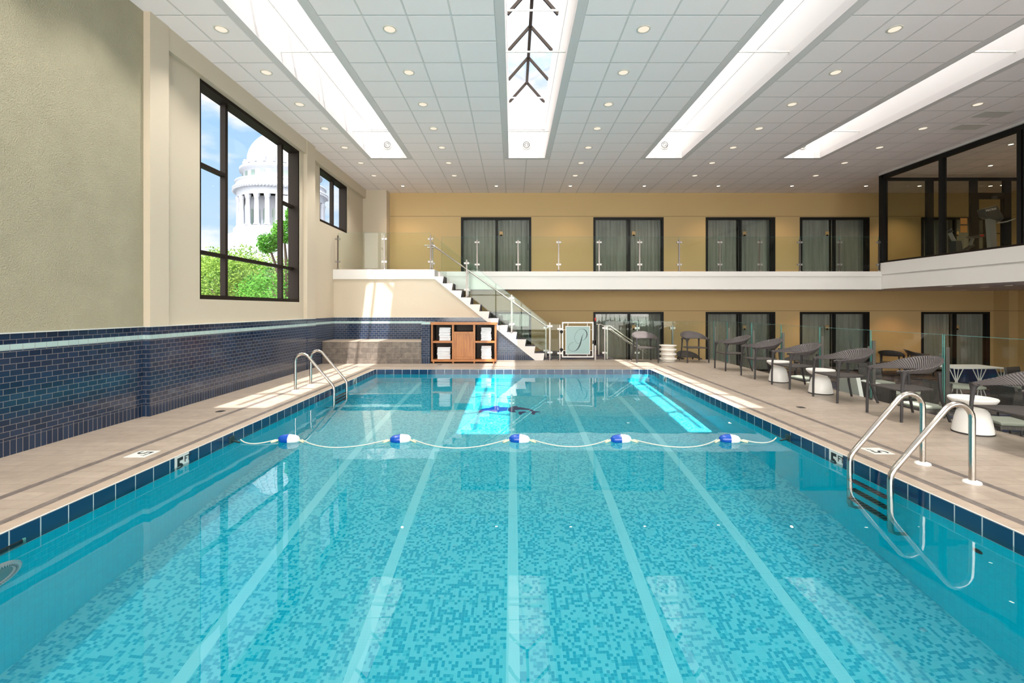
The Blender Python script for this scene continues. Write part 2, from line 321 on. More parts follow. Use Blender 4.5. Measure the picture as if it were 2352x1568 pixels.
# ------------------------------------------------------------------ mesh builder
class MB:
    def __init__(s): s.v = []; s.f = []; s.m = []; s.s = []; s.uv = {}
    def add(s, vs, fs, m=0, smooth=False):
        o = len(s.v); s.v += [tuple(v) for v in vs]
        for f in fs: s.f.append(tuple(i+o for i in f)); s.m.append(m); s.s.append(smooth)
        return s
    def box(s, x0, x1, y0, y1, z0, z1, m=0, top=None):
        x0, x1 = sorted((x0, x1)); y0, y1 = sorted((y0, y1)); z0, z1 = sorted((z0, z1))
        vs = [(x0, y0, z0), (x1, y0, z0), (x1, y1, z0), (x0, y1, z0), (x0, y0, z1), (x1, y0, z1), (x1, y1, z1), (x0, y1, z1)]
        s.add(vs, [(0, 3, 2, 1), (0, 1, 5, 4), (1, 2, 6, 5), (2, 3, 7, 6), (3, 0, 4, 7)], m); s.add(vs[4:], [(0, 1, 2, 3)], m if top is None else top); return s
    def bar(s, a, b, w, h, m=0, up=(0, 0, 1)):
        a, b = Vector(a), Vector(b); d = (b-a).normalized(); u = Vector(up); r = d.cross(u)
        if r.length < 1e-5: r = d.cross(Vector((0, 1, 0)))
        r.normalize(); u = r.cross(d).normalized(); vs = []
        for p in (a, b):
            for i, j in ((-1, -1), (1, -1), (1, 1), (-1, 1)): vs.append(p+r*(i*w/2)+u*(j*h/2))
        return s.add(vs, [(3, 2, 1, 0), (4, 5, 6, 7), (0, 1, 5, 4), (1, 2, 6, 5), (2, 3, 7, 6), (3, 0, 4, 7)], m)
    def prism(s, poly, axis, a, b, m=0):
        n = len(poly)
        def P(p, t): return {'y': (p[0], t, p[1]), 'x': (t, p[0], p[1]), 'z': (p[0], p[1], t)}[axis]
        vs = [P(p, a) for p in poly]+[P(p, b) for p in poly]
        return s.add(vs, [tuple(range(n))[::-1], tuple(range(n, 2*n))]+[(i, (i+1) % n, n+(i+1) % n, n+i) for i in range(n)], m)
    def tube(s, pts, r, n=10, m=0, cap=True):
        pts = [Vector(p) for p in pts]; k = len(pts); rr = r if isinstance(r, (list, tuple)) else [r]*k; vs = []; fs = []
        pr = None
        for i, p in enumerate(pts):
            d = (pts[min(i+1, k-1)]-pts[max(i-1, 0)]).normalized()
            if pr is None: pr = d.orthogonal().normalized()
            else: pr = (pr-d*pr.dot(d)).normalized()
            q = d.cross(pr)
            for j in range(n):
                t = 2*PI*j/n; vs.append(p+(pr*math.cos(t)+q*math.sin(t))*rr[i])
        for i in range(k-1):
            for j in range(n): fs.append((i*n+j, i*n+(j+1) % n, (i+1)*n+(j+1) % n, (i+1)*n+j))
        s.add(vs, fs, m, True)
        if cap: s.add([vs[j] for j in range(n)], [tuple(range(n))[::-1]], m); s.add(vs[-n:], [tuple(range(n))], m)
        return s
    def lathe(s, prof, c=(0, 0, 0), n=32, m=0, axis='z', caps=True):
        vs = []; fs = []; k = len(prof)
        for r, h in prof:
            for j in range(n):
                t = 2*PI*j/n; a, b = r*math.cos(t), r*math.sin(t)
                p = {'z': (a, b, h), 'x': (h, a, b), 'y': (a, h, b)}[axis]; vs.append((p[0]+c[0], p[1]+c[1], p[2]+c[2]))
        for i in range(k-1):
            for j in range(n): fs.append((i*n+j, i*n+(j+1) % n, (i+1)*n+(j+1) % n, (i+1)*n+j))
        s.add(vs, fs, m, True)
        if caps:
            if prof[0][0] > 1e-4: s.add(vs[:n], [tuple(range(n))[::-1]], m)
            if prof[-1][0] > 1e-4: s.add(vs[-n:], [tuple(range(n))], m)
        return s
    def build(s, name, mats, parent=None, loc=None, bevel=0, kind=None):
        me = bpy.data.meshes.new(name); me.from_pydata(s.v, [], s.f)
        if not isinstance(mats, (list, tuple)): mats = [mats]
        for q in mats: me.materials.append(M[q])
        me.polygons.foreach_set('material_index', s.m); me.polygons.foreach_set('use_smooth', s.s); me.update()
        o = bpy.data.objects.new(name, me); C.objects.link(o)
        if parent: o.parent = parent
        if loc: o.location = loc
        if bevel:
            b = o.modifiers.new('bevel', 'BEVEL'); b.width = bevel; b.segments = 2; b.limit_method = 'ANGLE'
        if kind: o['kind'] = kind
        return o
def B(*a, **k): return MB().box(*a, **k)
def tag(o, label, cat, group=None):
    o['label'] = label; o['category'] = cat
    if group: o['group'] = group
    return o
def thing(name, label, cat, loc=(0, 0, 0), rz=0, group=None):
    o = bpy.data.objects.new(name, None); o.empty_display_size = .1; C.objects.link(o); o.location = loc; o.rotation_euler = (0, 0, rz)
    return tag(o, label, cat, group)
def structure(name, loc=(0, 0, 0)):
    o = bpy.data.objects.new(name, None); o.empty_display_size = .1; C.objects.link(o); o.location = loc; o['kind'] = 'structure'; return o
def copy_tree(o, parent=None):
    c = o.copy(); C.objects.link(c)
    if parent: c.parent = parent
    for ch in list(o.children): copy_tree(ch, c)
    return c
def text_obj(name, txt, size, mat, parent, origin, right, up, depth=.002, bold=0, center=False):
    cu = bpy.data.curves.new(name, 'FONT'); cu.body = txt; cu.size = size; cu.extrude = depth; cu.offset = bold
    if center: cu.align_x = 'CENTER'
    t = bpy.data.objects.new(name, cu); C.objects.link(t); bpy.context.view_layer.update()
    me = bpy.data.meshes.new_from_object(t.evaluated_get(bpy.context.evaluated_depsgraph_get())); bpy.data.objects.remove(t)
    r, u = Vector(right).normalized(), Vector(up).normalized(); n = r.cross(u)
    mt = Matrix((( r.x, u.x, n.x, origin[0]), (r.y, u.y, n.y, origin[1]), (r.z, u.z, n.z, origin[2]), (0, 0, 0, 1)))
    me.transform(mt); me.materials.clear(); me.materials.append(M[mat]); me.name = name
    o = bpy.data.objects.new(name, me); C.objects.link(o)
    if parent: o.parent = parent
    return o
ORD = ['first', 'second', 'third', 'fourth', 'fifth', 'sixth', 'seventh', 'eighth', 'ninth', 'tenth', 'eleventh', 'twelfth', 'thirteenth']
def X(px, d): return (px-VX)*d/F
def Z(py, d): return HC-(py-VY)*d/F

# ------------------------------------------------------------------ room shell
CZ = 5.445; UF = 2.551; LF = -.70; BW = 15.97; BY = 13.7
WL = -4.88; XR = 10.92; XE = 17.0
PXL, PXR, PY0, PY1 = -3.29, 3.27, .6, 11.05; WZ = -.105
DKX = 5.75; DKY = 13.2
# walls left
w = MB()
w.box(-5.21, -4.97, -3, 6.22, -1.4, CZ+.1, 0)                                   # rough near wall
w.box(-5.21, WL, 6.22, 6.56, -1.4, CZ+.1, 1)                                    # pilaster
xr1 = -4.97
w.box(-5.21, xr1, 6.56, 7.34, 1.2, 5.12, 1); w.box(-5.21, xr1, 10.80, 10.97, 1.2, 5.12, 1); w.box(-5.21, xr1, 7.34, 10.80, 1.2, 1.60, 1)
w.box(-5.21, WL-.01, 6.56, 10.97, 5.12, CZ+.1, 1)                               # beam above the window
w.box(-5.21, xr1, 6.56, 10.97, -1.4, 1.2, 1)
w.box(-5.21, WL, 10.97, 11.42, -1.4, CZ+.1, 1)                                  # second pilaster
xr2 = -5.05
w.box(-5.21, xr2, 11.42, 12.09, -1.4, 5.16, 1); w.box(-5.21, xr2, 14.12, BW, -1.4, 5.16, 1); w.box(-5.21, xr2, 12.09, 14.12, -1.4, 3.74, 1)
w.box(-5.21, WL-.06, 11.42, BW, 5.16, CZ+.1, 1)
wl = w.build('wall_left', ['stucco', 'cream'], kind='structure')
# wainscot of blue tile, along the left wall
w = MB()
def wains(x, y0, y1, xb):
    for z0, z1, m in ((0, .15, 0), (.15, 1.035, 1), (1.035, 1.095, 2), (1.095, 1.2, 1)): w.box(xb, x, y0, y1, z0, z1, m)
wains(-4.96, .0, 6.22, -4.975); wains(-4.96, -3, 0, -4.975)
wains(WL+.01, 6.21, 6.57, -4.975); wains(WL, 6.57, 10.96, -4.975); wains(WL+.01, 10.96, 11.43, -4.975); wains(-5.03, 11.43, 13.0, -5.055)
# end faces of the pilasters use the other plane
for z0, z1, m in ((0, .15, 3), (.15, 1.035, 4), (1.035, 1.095, 5), (1.095, 1.2, 4)):
    w.box(-4.96, WL+.01, 6.20, 6.212, z0, z1, m)
w.build('wainscot_left', ['soldier_y', 'brick_y', 'band_y', 'soldier_x', 'brick_x', 'band_x'], wl)
w = MB().box(-4.965, -4.945, -3, 6.2, 1.2, 1.212).build('tile_edge', 'caulk', wl)
MB().box(-5.0, WL+.012, 6.2, 11.43, 1.2, 1.21).build('tile_edge', 'caulk', wl)

# back wall with door openings, both floors
UD = [(-1.79, .632), (2.78, 5.20), (6.66, 9.05), (9.91, 12.30), (14.10, 16.45)]
DZ = [(UF, 4.603), (LF, 1.34)]
w = MB(); y0, y1 = BW, BW+.13
for (za, zb), (fa, fb) in zip(DZ, ((UF-.2, CZ+.1), (LF-.2, UF-.2))):
    w.box(-5.6, XE+.3, y0, y1, zb, fb); w.box(-5.6, XE+.3, y0, y1, fa, za)
    xs = [-5.6]+[v for d in UD for v in d]+[XE+.3]
    for i in range(0, len(xs), 2): w.box(xs[i], xs[i+1], y0, y1, za, zb)
wb = w.build('wall_back', 'tan', kind='structure')
B(-5.6, XE+.3, 16.55, 16.65, -1.4, 6).build('light_stop_behind_doors', 'darkroom', kind='structure')  # added dark sheet in place of unlit rooms, stops light leaking through the doors
B(-5.05, -4.25, 15.56, BW, UF, CZ).build('wall_corner', 'cream', kind='structure')
B(16.9, 17.0, 13.0, BW, LF, 2.05).build('wall_lower_right', 'tan', kind='structure')
B(16.6, XE, BW-.5, BW, LF, 2.07).build('trim_1', 'tan', kind='structure')
B(XE, XE+.3, -3.3, 16.65, -1.4, 6).build('wall_right', 'tan', kind='structure')
MB().box(-5.6, -4.4, -3.3, -3, -1.4, 6).box(10.4, XE+.3, -3.3, -3, -1.4, 6).box(-4.4, 10.4, -3.3, -3, -1.4, .05).box(-4.4, 10.4, -3.3, -3, 3.95, 6).build('wall_rear', 'cream', kind='structure')
rwn = structure('window_rear_fill'); rm = MB().box(-4.4, 10.4, -3.2, -3.1, .05, .11).box(-4.4, 10.4, -3.2, -3.1, 3.89, 3.95).box(-4.4, 10.4, -3.18, -3.12, 2.3, 2.35)  # rear glazing added unseen behind the camera to let fill daylight in
for i in range(10): rm.box(-4.4+i*14.74/9, -4.34+i*14.74/9, -3.2, -3.1, .11, 3.89)
rm.build('frame', 'bronze', rwn)
MB().add([(-4.4, -3.15, .05), (10.4, -3.15, .05), (10.4, -3.15, 3.95), (-4.4, -3.15, 3.95)], [(0, 1, 2, 3)]).build('pane', 'winglass', rwn)

# ceiling with four skylight openings
HW = .607
w = MB(); yb = BW+.7
edges = [-5.6]
for x in SKX: edges += [x-HW, x+HW]
edges.append(XE+.3)
for i in range(0, len(edges), 2): w.box(edges[i], edges[i+1], -3.3, yb, CZ, CZ+.15)
for x in SKX:
    w.box(x-HW, x+HW, -3.3, SY0-.13, CZ, CZ+.15); w.box(x-HW, x+HW, SY1+.13, yb, CZ, CZ+.15)
ceil = w.build('ceiling', 'ceil', kind='structure')
# pale access panel tiles and air slots
for (px, py, s_) in ((2280, 262, 1), (2225, 291, 1)):
    d = (CZ-HC)*F/(VY-py); B(X(px, d)-.3, X(px, d)+.3, d-.15, d+.15, CZ-.008, CZ+.01).build('access_panel', 'white', ceil)

# lower floor, deck, pool
B(DKX, XE+.3, -3.3, 16.65, LF-.2, LF).build('floor', 'carpet', kind='structure')
B(-5.6, DKX, DKY, 16.65, LF-.2, LF).build('floor_corridor', 'carpet', kind='structure')
B(.92, 2.9, DKY, BW, LF, -.002).build('floor_gate_landing', 'carpet', kind='structure')
w = MB(); D0 = LF-.2; BD = (.074/2)
def deckbox(x0, x1, y0, y1, top=0): w.box(x0, x1, y0, y1, D0 if (x1 <= PXL-c2 or x0 >= PXR+c2 or y0 >= PY1+c2) else -.006, 0, 5, top)
c1, c2 = .17, .63                                                               # distances of the two dark bands from the edge
# left side strips run along Y
L_ = [(-5.6, PXL-c2-BD, 0), (PXL-c2-BD, PXL-c2+BD, 1), (PXL-c2+BD, PXL-c1-BD, 0), (PXL-c1-BD, PXL-c1+BD, 1), (PXL-c1+BD, PXL-.012, 3), (PXL-.012, PXL, 4)]
R_ = [(PXR, PXR+.012, 4), (PXR+.012, PXR+c1-BD, 3), (PXR+c1-BD, PXR+c1+BD, 1), (PXR+c1+BD, PXR+c2-BD, 0), (PXR+c2-BD, PXR+c2+BD, 1), (PXR+c2+BD, DKX, 0)]
for x0, x1, t in L_: deckbox(x0, x1, -3.3, PY1+{0: 0, 1: 0, 3: 0, 4: 0}[t], t)
for x0, x1, t in R_: deckbox(x0, x1, -3.3, PY1, t)
# far side strips run along X; the border turns the corner
def far(y0, y1, t, xa=-5.6, xb=DKX): deckbox(xa, xb, y0, y1, t)
yy = [PY1, PY1+.012, PY1+c1-BD, PY1+c1+BD, PY1+c2-BD, PY1+c2+BD, DKY]
def row(y0, y1, segs):
    for a, b, t in segs: deckbox(a, b, y0, y1, t)
la, lb, ra, rb = PXL-c1, PXL-c2, PXR+c1, PXR+c2
side = [(-5.6, lb-BD, 0), (lb-BD, lb+BD, 1), (lb+BD, la-BD, 0), (la-BD, la+BD, 1)]; sideR = [(ra-BD, ra+BD, 1), (ra+BD, rb-BD, 0), (rb-BD, rb+BD, 1), (rb+BD, DKX, 0)]
row(yy[0], yy[1], side+[(la+BD, ra-BD, 4)]+sideR)
row(yy[1], yy[2], side+[(la+BD, ra-BD, 3)]+sideR)
row(yy[2], yy[3], side[:3]+[(la-BD, ra+BD, 2)]+sideR[1:])
row(yy[3], yy[4], [(-5.6, lb-BD, 0), (lb-BD, lb+BD, 1), (lb+BD, rb-BD, 0), (rb-BD, rb+BD, 1), (rb+BD, DKX, 0)])
row(yy[4], yy[5], [(-5.6, lb-BD, 0), (lb-BD, rb+BD, 2), (rb+BD, DKX, 0)])
row(yy[5], yy[6], [(-5.6, DKX, 0)])
deckbox(PXL, PXR, -3.3, PY0, 0)
w.build('pool_deck', ['deck_top', 'deckband', 'deckband2', 'coping', 'caulk', 'concrete'], kind='structure')
# pool basin
def pz(y): return WZ-(1.56-.07*(y-5.0))
w = MB(); t = .25
def pw(x0, x1, y0, y1, mw, mt):
    w.box(x0, x1, y0, y1, -2.4, -.208, mw); w.box(x0, x1, y0, y1, -.208, -.006, mt)
e_ = .012
pw(PXL-t, PXL, PY0-t, PY1+t, 0, 2); pw(PXR, PXR+t, PY0-t, PY1+t, 0, 2); pw(PXL, PXR, PY1, PY1+t, 1, 3); pw(PXL, PXR, PY0-t, PY0, 1, 3)
n = 12
for i in range(n):
    a = PY0+(PY1-PY0)*i/n; b = PY0+(PY1-PY0)*(i+1)/n
    w.add([(PXL, a, pz(a)), (PXR, a, pz(a)), (PXR, b, pz(b)), (PXL, b, pz(b))], [(0, 1, 2, 3)], 4)
basin = w.build('pool_basin', ['poolwall_y', 'poolwall_x', 'wline_y', 'wline_x', 'poolfloor'], kind='structure')
wat = MB().add([(PXL, PY0, WZ), (PXR, PY0, WZ), (PXR, PY1, WZ), (PXL, PY1, WZ)], [(0, 1, 2, 3)], 0, True).build('pool_water', 'water', kind='structure')
wat.cycles.is_caustics_caster = True
basin.cycles.is_caustics_receiver = True
# ground outside
B(-320, -6.5, -100, 400, -14.2, -14).build('ground_outside', 'grass', kind='structure')

# ------------------------------------------------------------------ skylights
def skylight(cx, label):
    sk = thing('skylight', label, 'skylight', (cx, SY0, CZ), 0, 'long ridge skylights')
    h = SY1-SY0; a = .478; b = .47; zl = .735; zu = 1.45; zr = 2.0
    t = MB(); t.box(-HW, -a, -.13, h+.13, -.008, .14); t.box(a, HW, -.13, h+.13, -.008, .14); t.box(-a, a, -.13, 0, -.008, .14); t.box(-a, a, h, h+.13, -.008, .14)
    t.build('trim', 'trim', sk)
    t = MB(); th = .06
    t.box(-a-th, -a, -th, h+th, .14, zl); t.box(a, a+th, -th, h+th, .14, zl); t.box(-a, a, -th, 0, .14, zl); t.box(-a, a, h, h+th, .14, zl)
    t.box(-a-th, -b, -th, h+th, zl, zu); t.box(b, a+th, -th, h+th, zl, zu); t.box(-b, b, -th, .03, zl, zu); t.box(-b, b, h-.03, h+th, zl, zu)
    t.build('well', 'skywhite', sk)
    g = MB()
    g.add([(-b, 0, zu), (-b, h, zu), (0, h-.0, zr), (0, 0, zr)], [(0, 1, 2, 3)]); g.add([(b, 0, zu), (b, h, zu), (0, h, zr), (0, 0, zr)], [(3, 2, 1, 0)])
    g.add([(-b, 0, zu), (b, 0, zu), (0, 0, zr)], [(0, 1, 2)]); g.add([(-b, h, zu), (b, h, zu), (0, h, zr)], [(2, 1, 0)])
    g.build('glazing', 'skyglass', sk)
    MB().bar((0, 0, zr-.03), (0, h, zr-.03), .065, .07).build('ridge_bar', 'bronze', sk)
    k = 0
    y = h-.02
    while y > -.05:
        MB().bar((-b, y, zu), (0, y, zr-.02), .045, .055).bar((b, y, zu), (0, y, zr-.02), .045, .055).build('rafter', 'bronze', sk); y -= 1.22; k += 1
    for yy_, zz in ((7.48-SY0, .155), (10.83-SY0, .155), (4.3-SY0, .155)): MB().tube([(-a, yy_, zz), (a, yy_, zz)], .014, 8).build('tie_rod', 'white', sk)
    for yy_ in (8.4-SY0, 11.88-SY0, 5.0-SY0): MB().tube([(-b, yy_, zu-.03), (b, yy_, zu-.03)], .018, 8).build('tie_rod', 'white', sk)
    return sk
for x, l in zip(SKX, ('white skylight well nearest the left window wall', 'central skylight well showing its dark ridge bar and rafters', 'white skylight well just right of the central one', 'white skylight well nearest the fitness room, farthest right')): skylight(x, l)
for x, l in zip((-3.32, .357, 4.01, 7.66), ('round white air diffuser on the end wall of the leftmost skylight', 'round white air diffuser on the end wall of the central skylight', 'round white air diffuser on the end wall of the third skylight from left', 'round white air diffuser on the end wall of the rightmost skylight')):
    r = thing('air_diffuser', l, 'vent', (x, SY1, 5.776), 0, 'air diffusers in the skylight wells')
    MB().lathe([(.125, 0), (.125, -.012), (.10, -.03), (.09, -.03)], n=32, axis='y', caps=False).build('outer_ring', 'white', r)
    MB().lathe([(.088, -.004), (.088, -.0045)], n=32, axis='y').build('throat', 'rubber', r)
    MB().lathe([(.072, -.008), (.066, -.034), (.052, -.034), (.05, -.01)], n=32, axis='y', caps=False).build('middle_ring', 'white', r)
    MB().lathe([(.036, -.008), (.030, -.036), (.0, -.036)], n=24, axis='y').build('core', 'white', r)

# ------------------------------------------------------------------ downlights
dl = thing('downlight', '', 'ceiling light')
MB().lathe([(.098, -.001), (.095, -.008), (.078, -.009), (.075, .0)], n=28, caps=False).build('trim_ring', 'trimring', dl)
MB().lathe([(.076, -.004), (.0, -.004)], n=28).build('lens', 'lens', dl)
dlb = thing('downlight', '', 'ceiling light')
MB().lathe([(.085, -.001), (.082, -.008), (.05, -.009), (.047, .0)], n=24, caps=False).build('trim_ring', 'trimring', dlb)
MB().lathe([(.05, -.005), (.0, -.005)], n=24).build('lens', 'lensb', dlb)
used = set()
CEILW = 165
def place_light(proto, x, y, z, label, group):
    o = proto if proto.name not in used else copy_tree(proto)
    used.add(proto.name); o.location = (x, y, z); o['label'] = label; o['group'] = group
def spot(x, y, z, e, col=(1, .74, .45), ang=100, blend=1, tilt=0, caus=False):
    l = bpy.data.lights.new('downlight_lamp', 'SPOT'); l.energy = e; l.color = col; l.spot_size = math.radians(ang); l.spot_blend = blend; l.shadow_soft_size = .04; l.cycles.is_caustics_light = caus
    o = bpy.data.objects.new('downlight_lamp', l); C.objects.link(o); o.location = (x, y, z); o.rotation_euler = (tilt, 0, 0)
rowsY = [6.61, 7.82, 9.04, 10.25, 11.46, 12.67, 13.88]
cols = [(-4.17, 'left of the leftmost skylight'), (-1.76, 'between the leftmost and central skylights'), (1.87, 'between the central and third skylights'), (5.46, 'between the third and rightmost skylights'), (9.09, 'right of the rightmost skylight')]
for x, where in cols:
    for y in (5.4, 4.2, 3.0, 1.8, .6): spot(x, y, CZ-.02, CEILW, (1, .95, .88), 104, 1, caus=True)
    for i, y in enumerate(rowsY):
        if x > 9 and i < 2: continue
        place_light(dl, x, y, CZ, 'round downlight %s, %s from the back' % (where, ORD[len(rowsY)-1-i]), 'recessed downlights in the main ceiling'); spot(x, y, CZ-.02, CEILW, (1, .95, .88), 104, 1, caus=True)
for i, px in enumerate((925, 1140, 1310, 1480, 1650, 1819, 1989)):
    x = X(px, 15.05); place_light(dlb, x, 15.05, CZ, 'small bright downlight in the far ceiling row along the back wall, %s from left' % ORD[i], 'bright downlights along the upper back wall')
    spot(x, 15.05, CZ-.03, 90)
for i, px in enumerate((940, 1130, 1440, 1670, 1880, 2082, 2200)):
    x = X(px, 15.3); y = 15.1
    place_light(dlb, x, y, 2.06, 'small bright downlight in the soffit under the balcony, %s from left' % ORD[i], 'downlights in the balcony soffit')
    spot(x, y, 2.03, 100, (1, .56, .27))
for i, (px, py) in enumerate(((2262, 659), (2316, 655), (2180, 657))):
    d = (2.06-HC)*F/(VY-py); place_light(dlb, X(px, d), min(d, 13.2), 2.06, ['small downlight in the soffit under the fitness room, nearest the frame edge', 'small downlight in the soffit under the fitness room, nearest the white fascia', 'small downlight in the soffit under the fitness room, nearest the balcony corner'][i], 'downlights under the fitness room'); spot(X(px, d), min(d, 13.2), 2.03, 40, (1, .6, .3))
for i, (px, py) in enumerate(((2275, 380), (2322, 331), (2302, 425))):
    d = (CZ-HC)*F/(VY-py); place_light(dlb, X(px, d), d, CZ, ['small downlight seen through the fitness room glass, middle one', 'small downlight seen through the fitness room glass, highest in view', 'small downlight seen through the fitness room glass, lowest in view'][i], 'downlights over the fitness room'); spot(X(px, d), d, CZ-.03, 60)

for i, px in enumerate((2112, 2275)):  # right lamp added to brighten the corridor; left one follows the warm wall spot
    place_light(dlb, X(px, 15.05), 15.05, CZ, ['small downlight over the corridor behind the fitness room, left one', 'added downlight over the corridor behind the fitness room, right one'][i], 'downlights over the fitness corridor'); spot(X(px, 15.05), 15.05, CZ-.03, 150)

# ------------------------------------------------------------------ windows on the left wall
def window(name, y0, y1, z0, z1, xf, xg, mull, trans, bottom=None):
    """frame between face plane xf (room side) and outside; glass at xg"""
    r = structure(name)
    f = MB(); d0, d1 = xf-.02, xg-.07; fw = .06
    f.box(d1, d0, y0, y0+fw, z0, z1); f.box(d1, d0, y1-fw, y1, z0, z1); f.box(d1, d0, y0+fw, y1-fw, z0, z0+.07); f.box(d1, d0, y0+fw, y1-fw, z1-fw, z1)
    f.build('frame', 'bronze', r)
    for m_ in mull: B(xg-.04, xg+.055, m_-.036, m_+.036, z0+.07, z1-fw).build('mullion', 'bronze', r)
    for (a, b, z) in trans: B(xg-.035, xg+.06, a, b, z-.03, z+.03).build('transom', 'bronze', r)
    ys = [y0+fw]+list(mull)+[y1-fw]
    for a, b in zip(ys[:-1], ys[1:]):
        MB().add([(xg, a, z0+.05), (xg, b, z0+.05), (xg, b, z1-.05), (xg, a, z1-.05)], [(0, 1, 2, 3)]).build('pane', 'winglass', r)
    return r
window('window_1', 7.34, 10.80, 1.60, 5.12, WL-.09, -5.15, (8.23, 10.22), ((7.4, 8.185, 3.81), (10.265, 10.74, 3.81), (7.4, 8.185, 2.375), (8.275, 10.175, 2.375), (10.265, 10.74, 2.375)))
window('window_2', 12.09, 14.12, 3.74, 5.16, xr2, -5.22, (13.30,), ())

# ------------------------------------------------------------------ sliding doors in the back wall
def wave_sheet(x0, x1, z0, z1, y, amp, n, mat, parent, name, seed=0):
    rnd = random.Random(seed); m = MB(); vs = []; ph = rnd.random()*6
    for i in range(n+1):
        u = i/n; x = x0+(x1-x0)*u; yy_ = y+amp*math.sin(ph+x*46+1.3*math.sin(x*7+ph))+amp*.4*math.sin(x*97+ph*2)
        vs += [(x, yy_, z0), (x, yy_, z1)]
    m.add(vs, [(2*i, 2*i+2, 2*i+3, 2*i+1) for i in range(n)], 0, True)
    o = m.build(name, mat, parent); return o
SIGNPX = [1151, 1456, 1711, 1901, 2200]
k = 0
for fl, (za, zb) in enumerate(DZ):
    for i, (xa, xb) in enumerate(UD):
        k += 1
        r = structure('door_%d' % k, ((xa+xb)/2, BW, za)); w2 = (xb-xa)/2; H = zb-za
        f = MB(); fw = .07; f.box(-w2, -w2+fw, -.03, .09, 0, H); f.box(w2-fw, w2, -.03, .09, 0, H); f.box(-w2+fw, w2-fw, -.03, .09, H-.075, H); f.box(-w2+fw, w2-fw, -.03, .09, 0, .05)
        f.build('frame', 'black', r)
        mx = .03 if i < 2 else .0
        B(mx-.035, mx+.035, -.02, .06, .05, H-.075).build('meeting_stile', 'black', r)
        if i in (2, 3): B(w2-fw-.09, w2-fw, -.015, .05, .05, H-.075).build('side_stile', 'black', r)
        MB().add([(-w2+fw, .03, .05), (mx, .03, .05), (mx, .03, H-.07), (-w2+fw, .03, H-.07)], [(0, 1, 2, 3)]).build('left_pane', 'doorglass', r)
        MB().add([(mx, .035, .05), (w2-fw, .035, .05), (w2-fw, .035, H-.07), (mx, .035, H-.07)], [(0, 1, 2, 3)]).build('right_pane', 'doorglass', r)
        wave_sheet(-w2+.02, -.02, .02, H+.04, .20, .028, 90, 'curtain', r, 'curtain', k)
        wave_sheet(.02, w2-.02, .02, H+.04, .22, .028, 90, 'curtain', r, 'curtain', k+50)
        sx_ = X(SIGNPX[i], BW)-(xa+xb)/2; sz = H-.62 if fl == 0 else H-.60
        s_ = MB().prism([(sx_-.06, sz), (sx_+.06, sz), (sx_+.06, sz+.14), (sx_-.06, sz+.14)], 'y', .022, .028).build('room_number_plaque', 'plaque', r)
        MB().prism([(sx_-.05, sz+.0), (sx_, sz-.03), (sx_+.05, sz+.0), (sx_+.02, sz+.03), (sx_-.02, sz+.03)], 'y', .016, .022).build('plaque_chevron', 'bronze', s_)
        MB().tube([(w2-fw-.04, -.03, .92), (w2-fw-.04, -.07, .95), (w2-fw-.04, -.07, 1.10), (w2-fw-.04, -.03, 1.13)], .008, 6).build('handle', 'black', r)

# ------------------------------------------------------------------ balcony, landing, fitness room fascia
m = MB(); bx0 = X(1012.5, BY)
m.box(bx0, XR+.06, BY, BY+.14, 2.02, UF); m.box(bx0, XR, BY-.025, BY, 2.41, UF)
m.box(bx0, XE, BY+.14, BW, 2.06, UF-.01, 1); m.box(-5.05, bx0, BY-.1, BW, 2.28, UF-.01, 1)
m.box(XR+.14, XE, -3, BY+.14, 2.06, UF-.01, 1)
m.box(XR, XR+.14, -3, BY+.14, 2.035, 2.80); m.box(XR-.025, XR, -3, BY, 2.46, 2.80)
m.build('floor_balcony', ['white', 'ceil'], kind='structure')
B(-5.05, bx0, BY, BW, UF-.012, UF-.002).build('floor_landing_carpet', 'carpet', kind='structure')
B(bx0, XE, BY+.14, BW, UF-.012, UF-.002).build('floor_balcony_carpet', 'carpet', kind='structure')

# stair enclosure wall: blue tile below, cream above
SYF, SYB = 12.98, 13.6
XB0 = .611; slope = (XB0+2.2)/2.28
def xd(z): return XB0-z*slope
m = MB(); ya, yb2 = SYF+.03, SYB
def band(z0, z1, mt): m.prism([(-5.05, z0), (xd(z0), z0), (xd(z1), z1), (-5.05, z1)], 'y', ya if mt != 3 else ya+.012, yb2, mt)
band(0, .15, 0); band(.15, 1.035, 1); m.prism([(-5.05, 1.035), (-2.40, 1.035), (-2.40, 1.095), (-5.05, 1.095)], 'y', ya, yb2, 2)
m.prism([(-2.40, 1.035), (xd(1.035), 1.035), (xd(1.095), 1.095), (-2.40, 1.095)], 'y', ya, yb2, 1)
band(1.095, 1.2, 1); band(1.2, 2.28, 3)
m.box(-5.05, bx0, BY-.1, BW, 0, 2.28, 3)
sw = m.build('wall_under_stairs', ['soldier_x', 'brick_x', 'band_x', 'cream'], kind='structure')
B(-5.05, xd(1.2), ya-.004, ya+.02, 1.2, 1.21).build('tile_edge', 'caulk', sw)
B(-5.05, -2.2, SYF, SYF+.7, 2.28, UF).build('floor_landing', 'white', kind='structure')

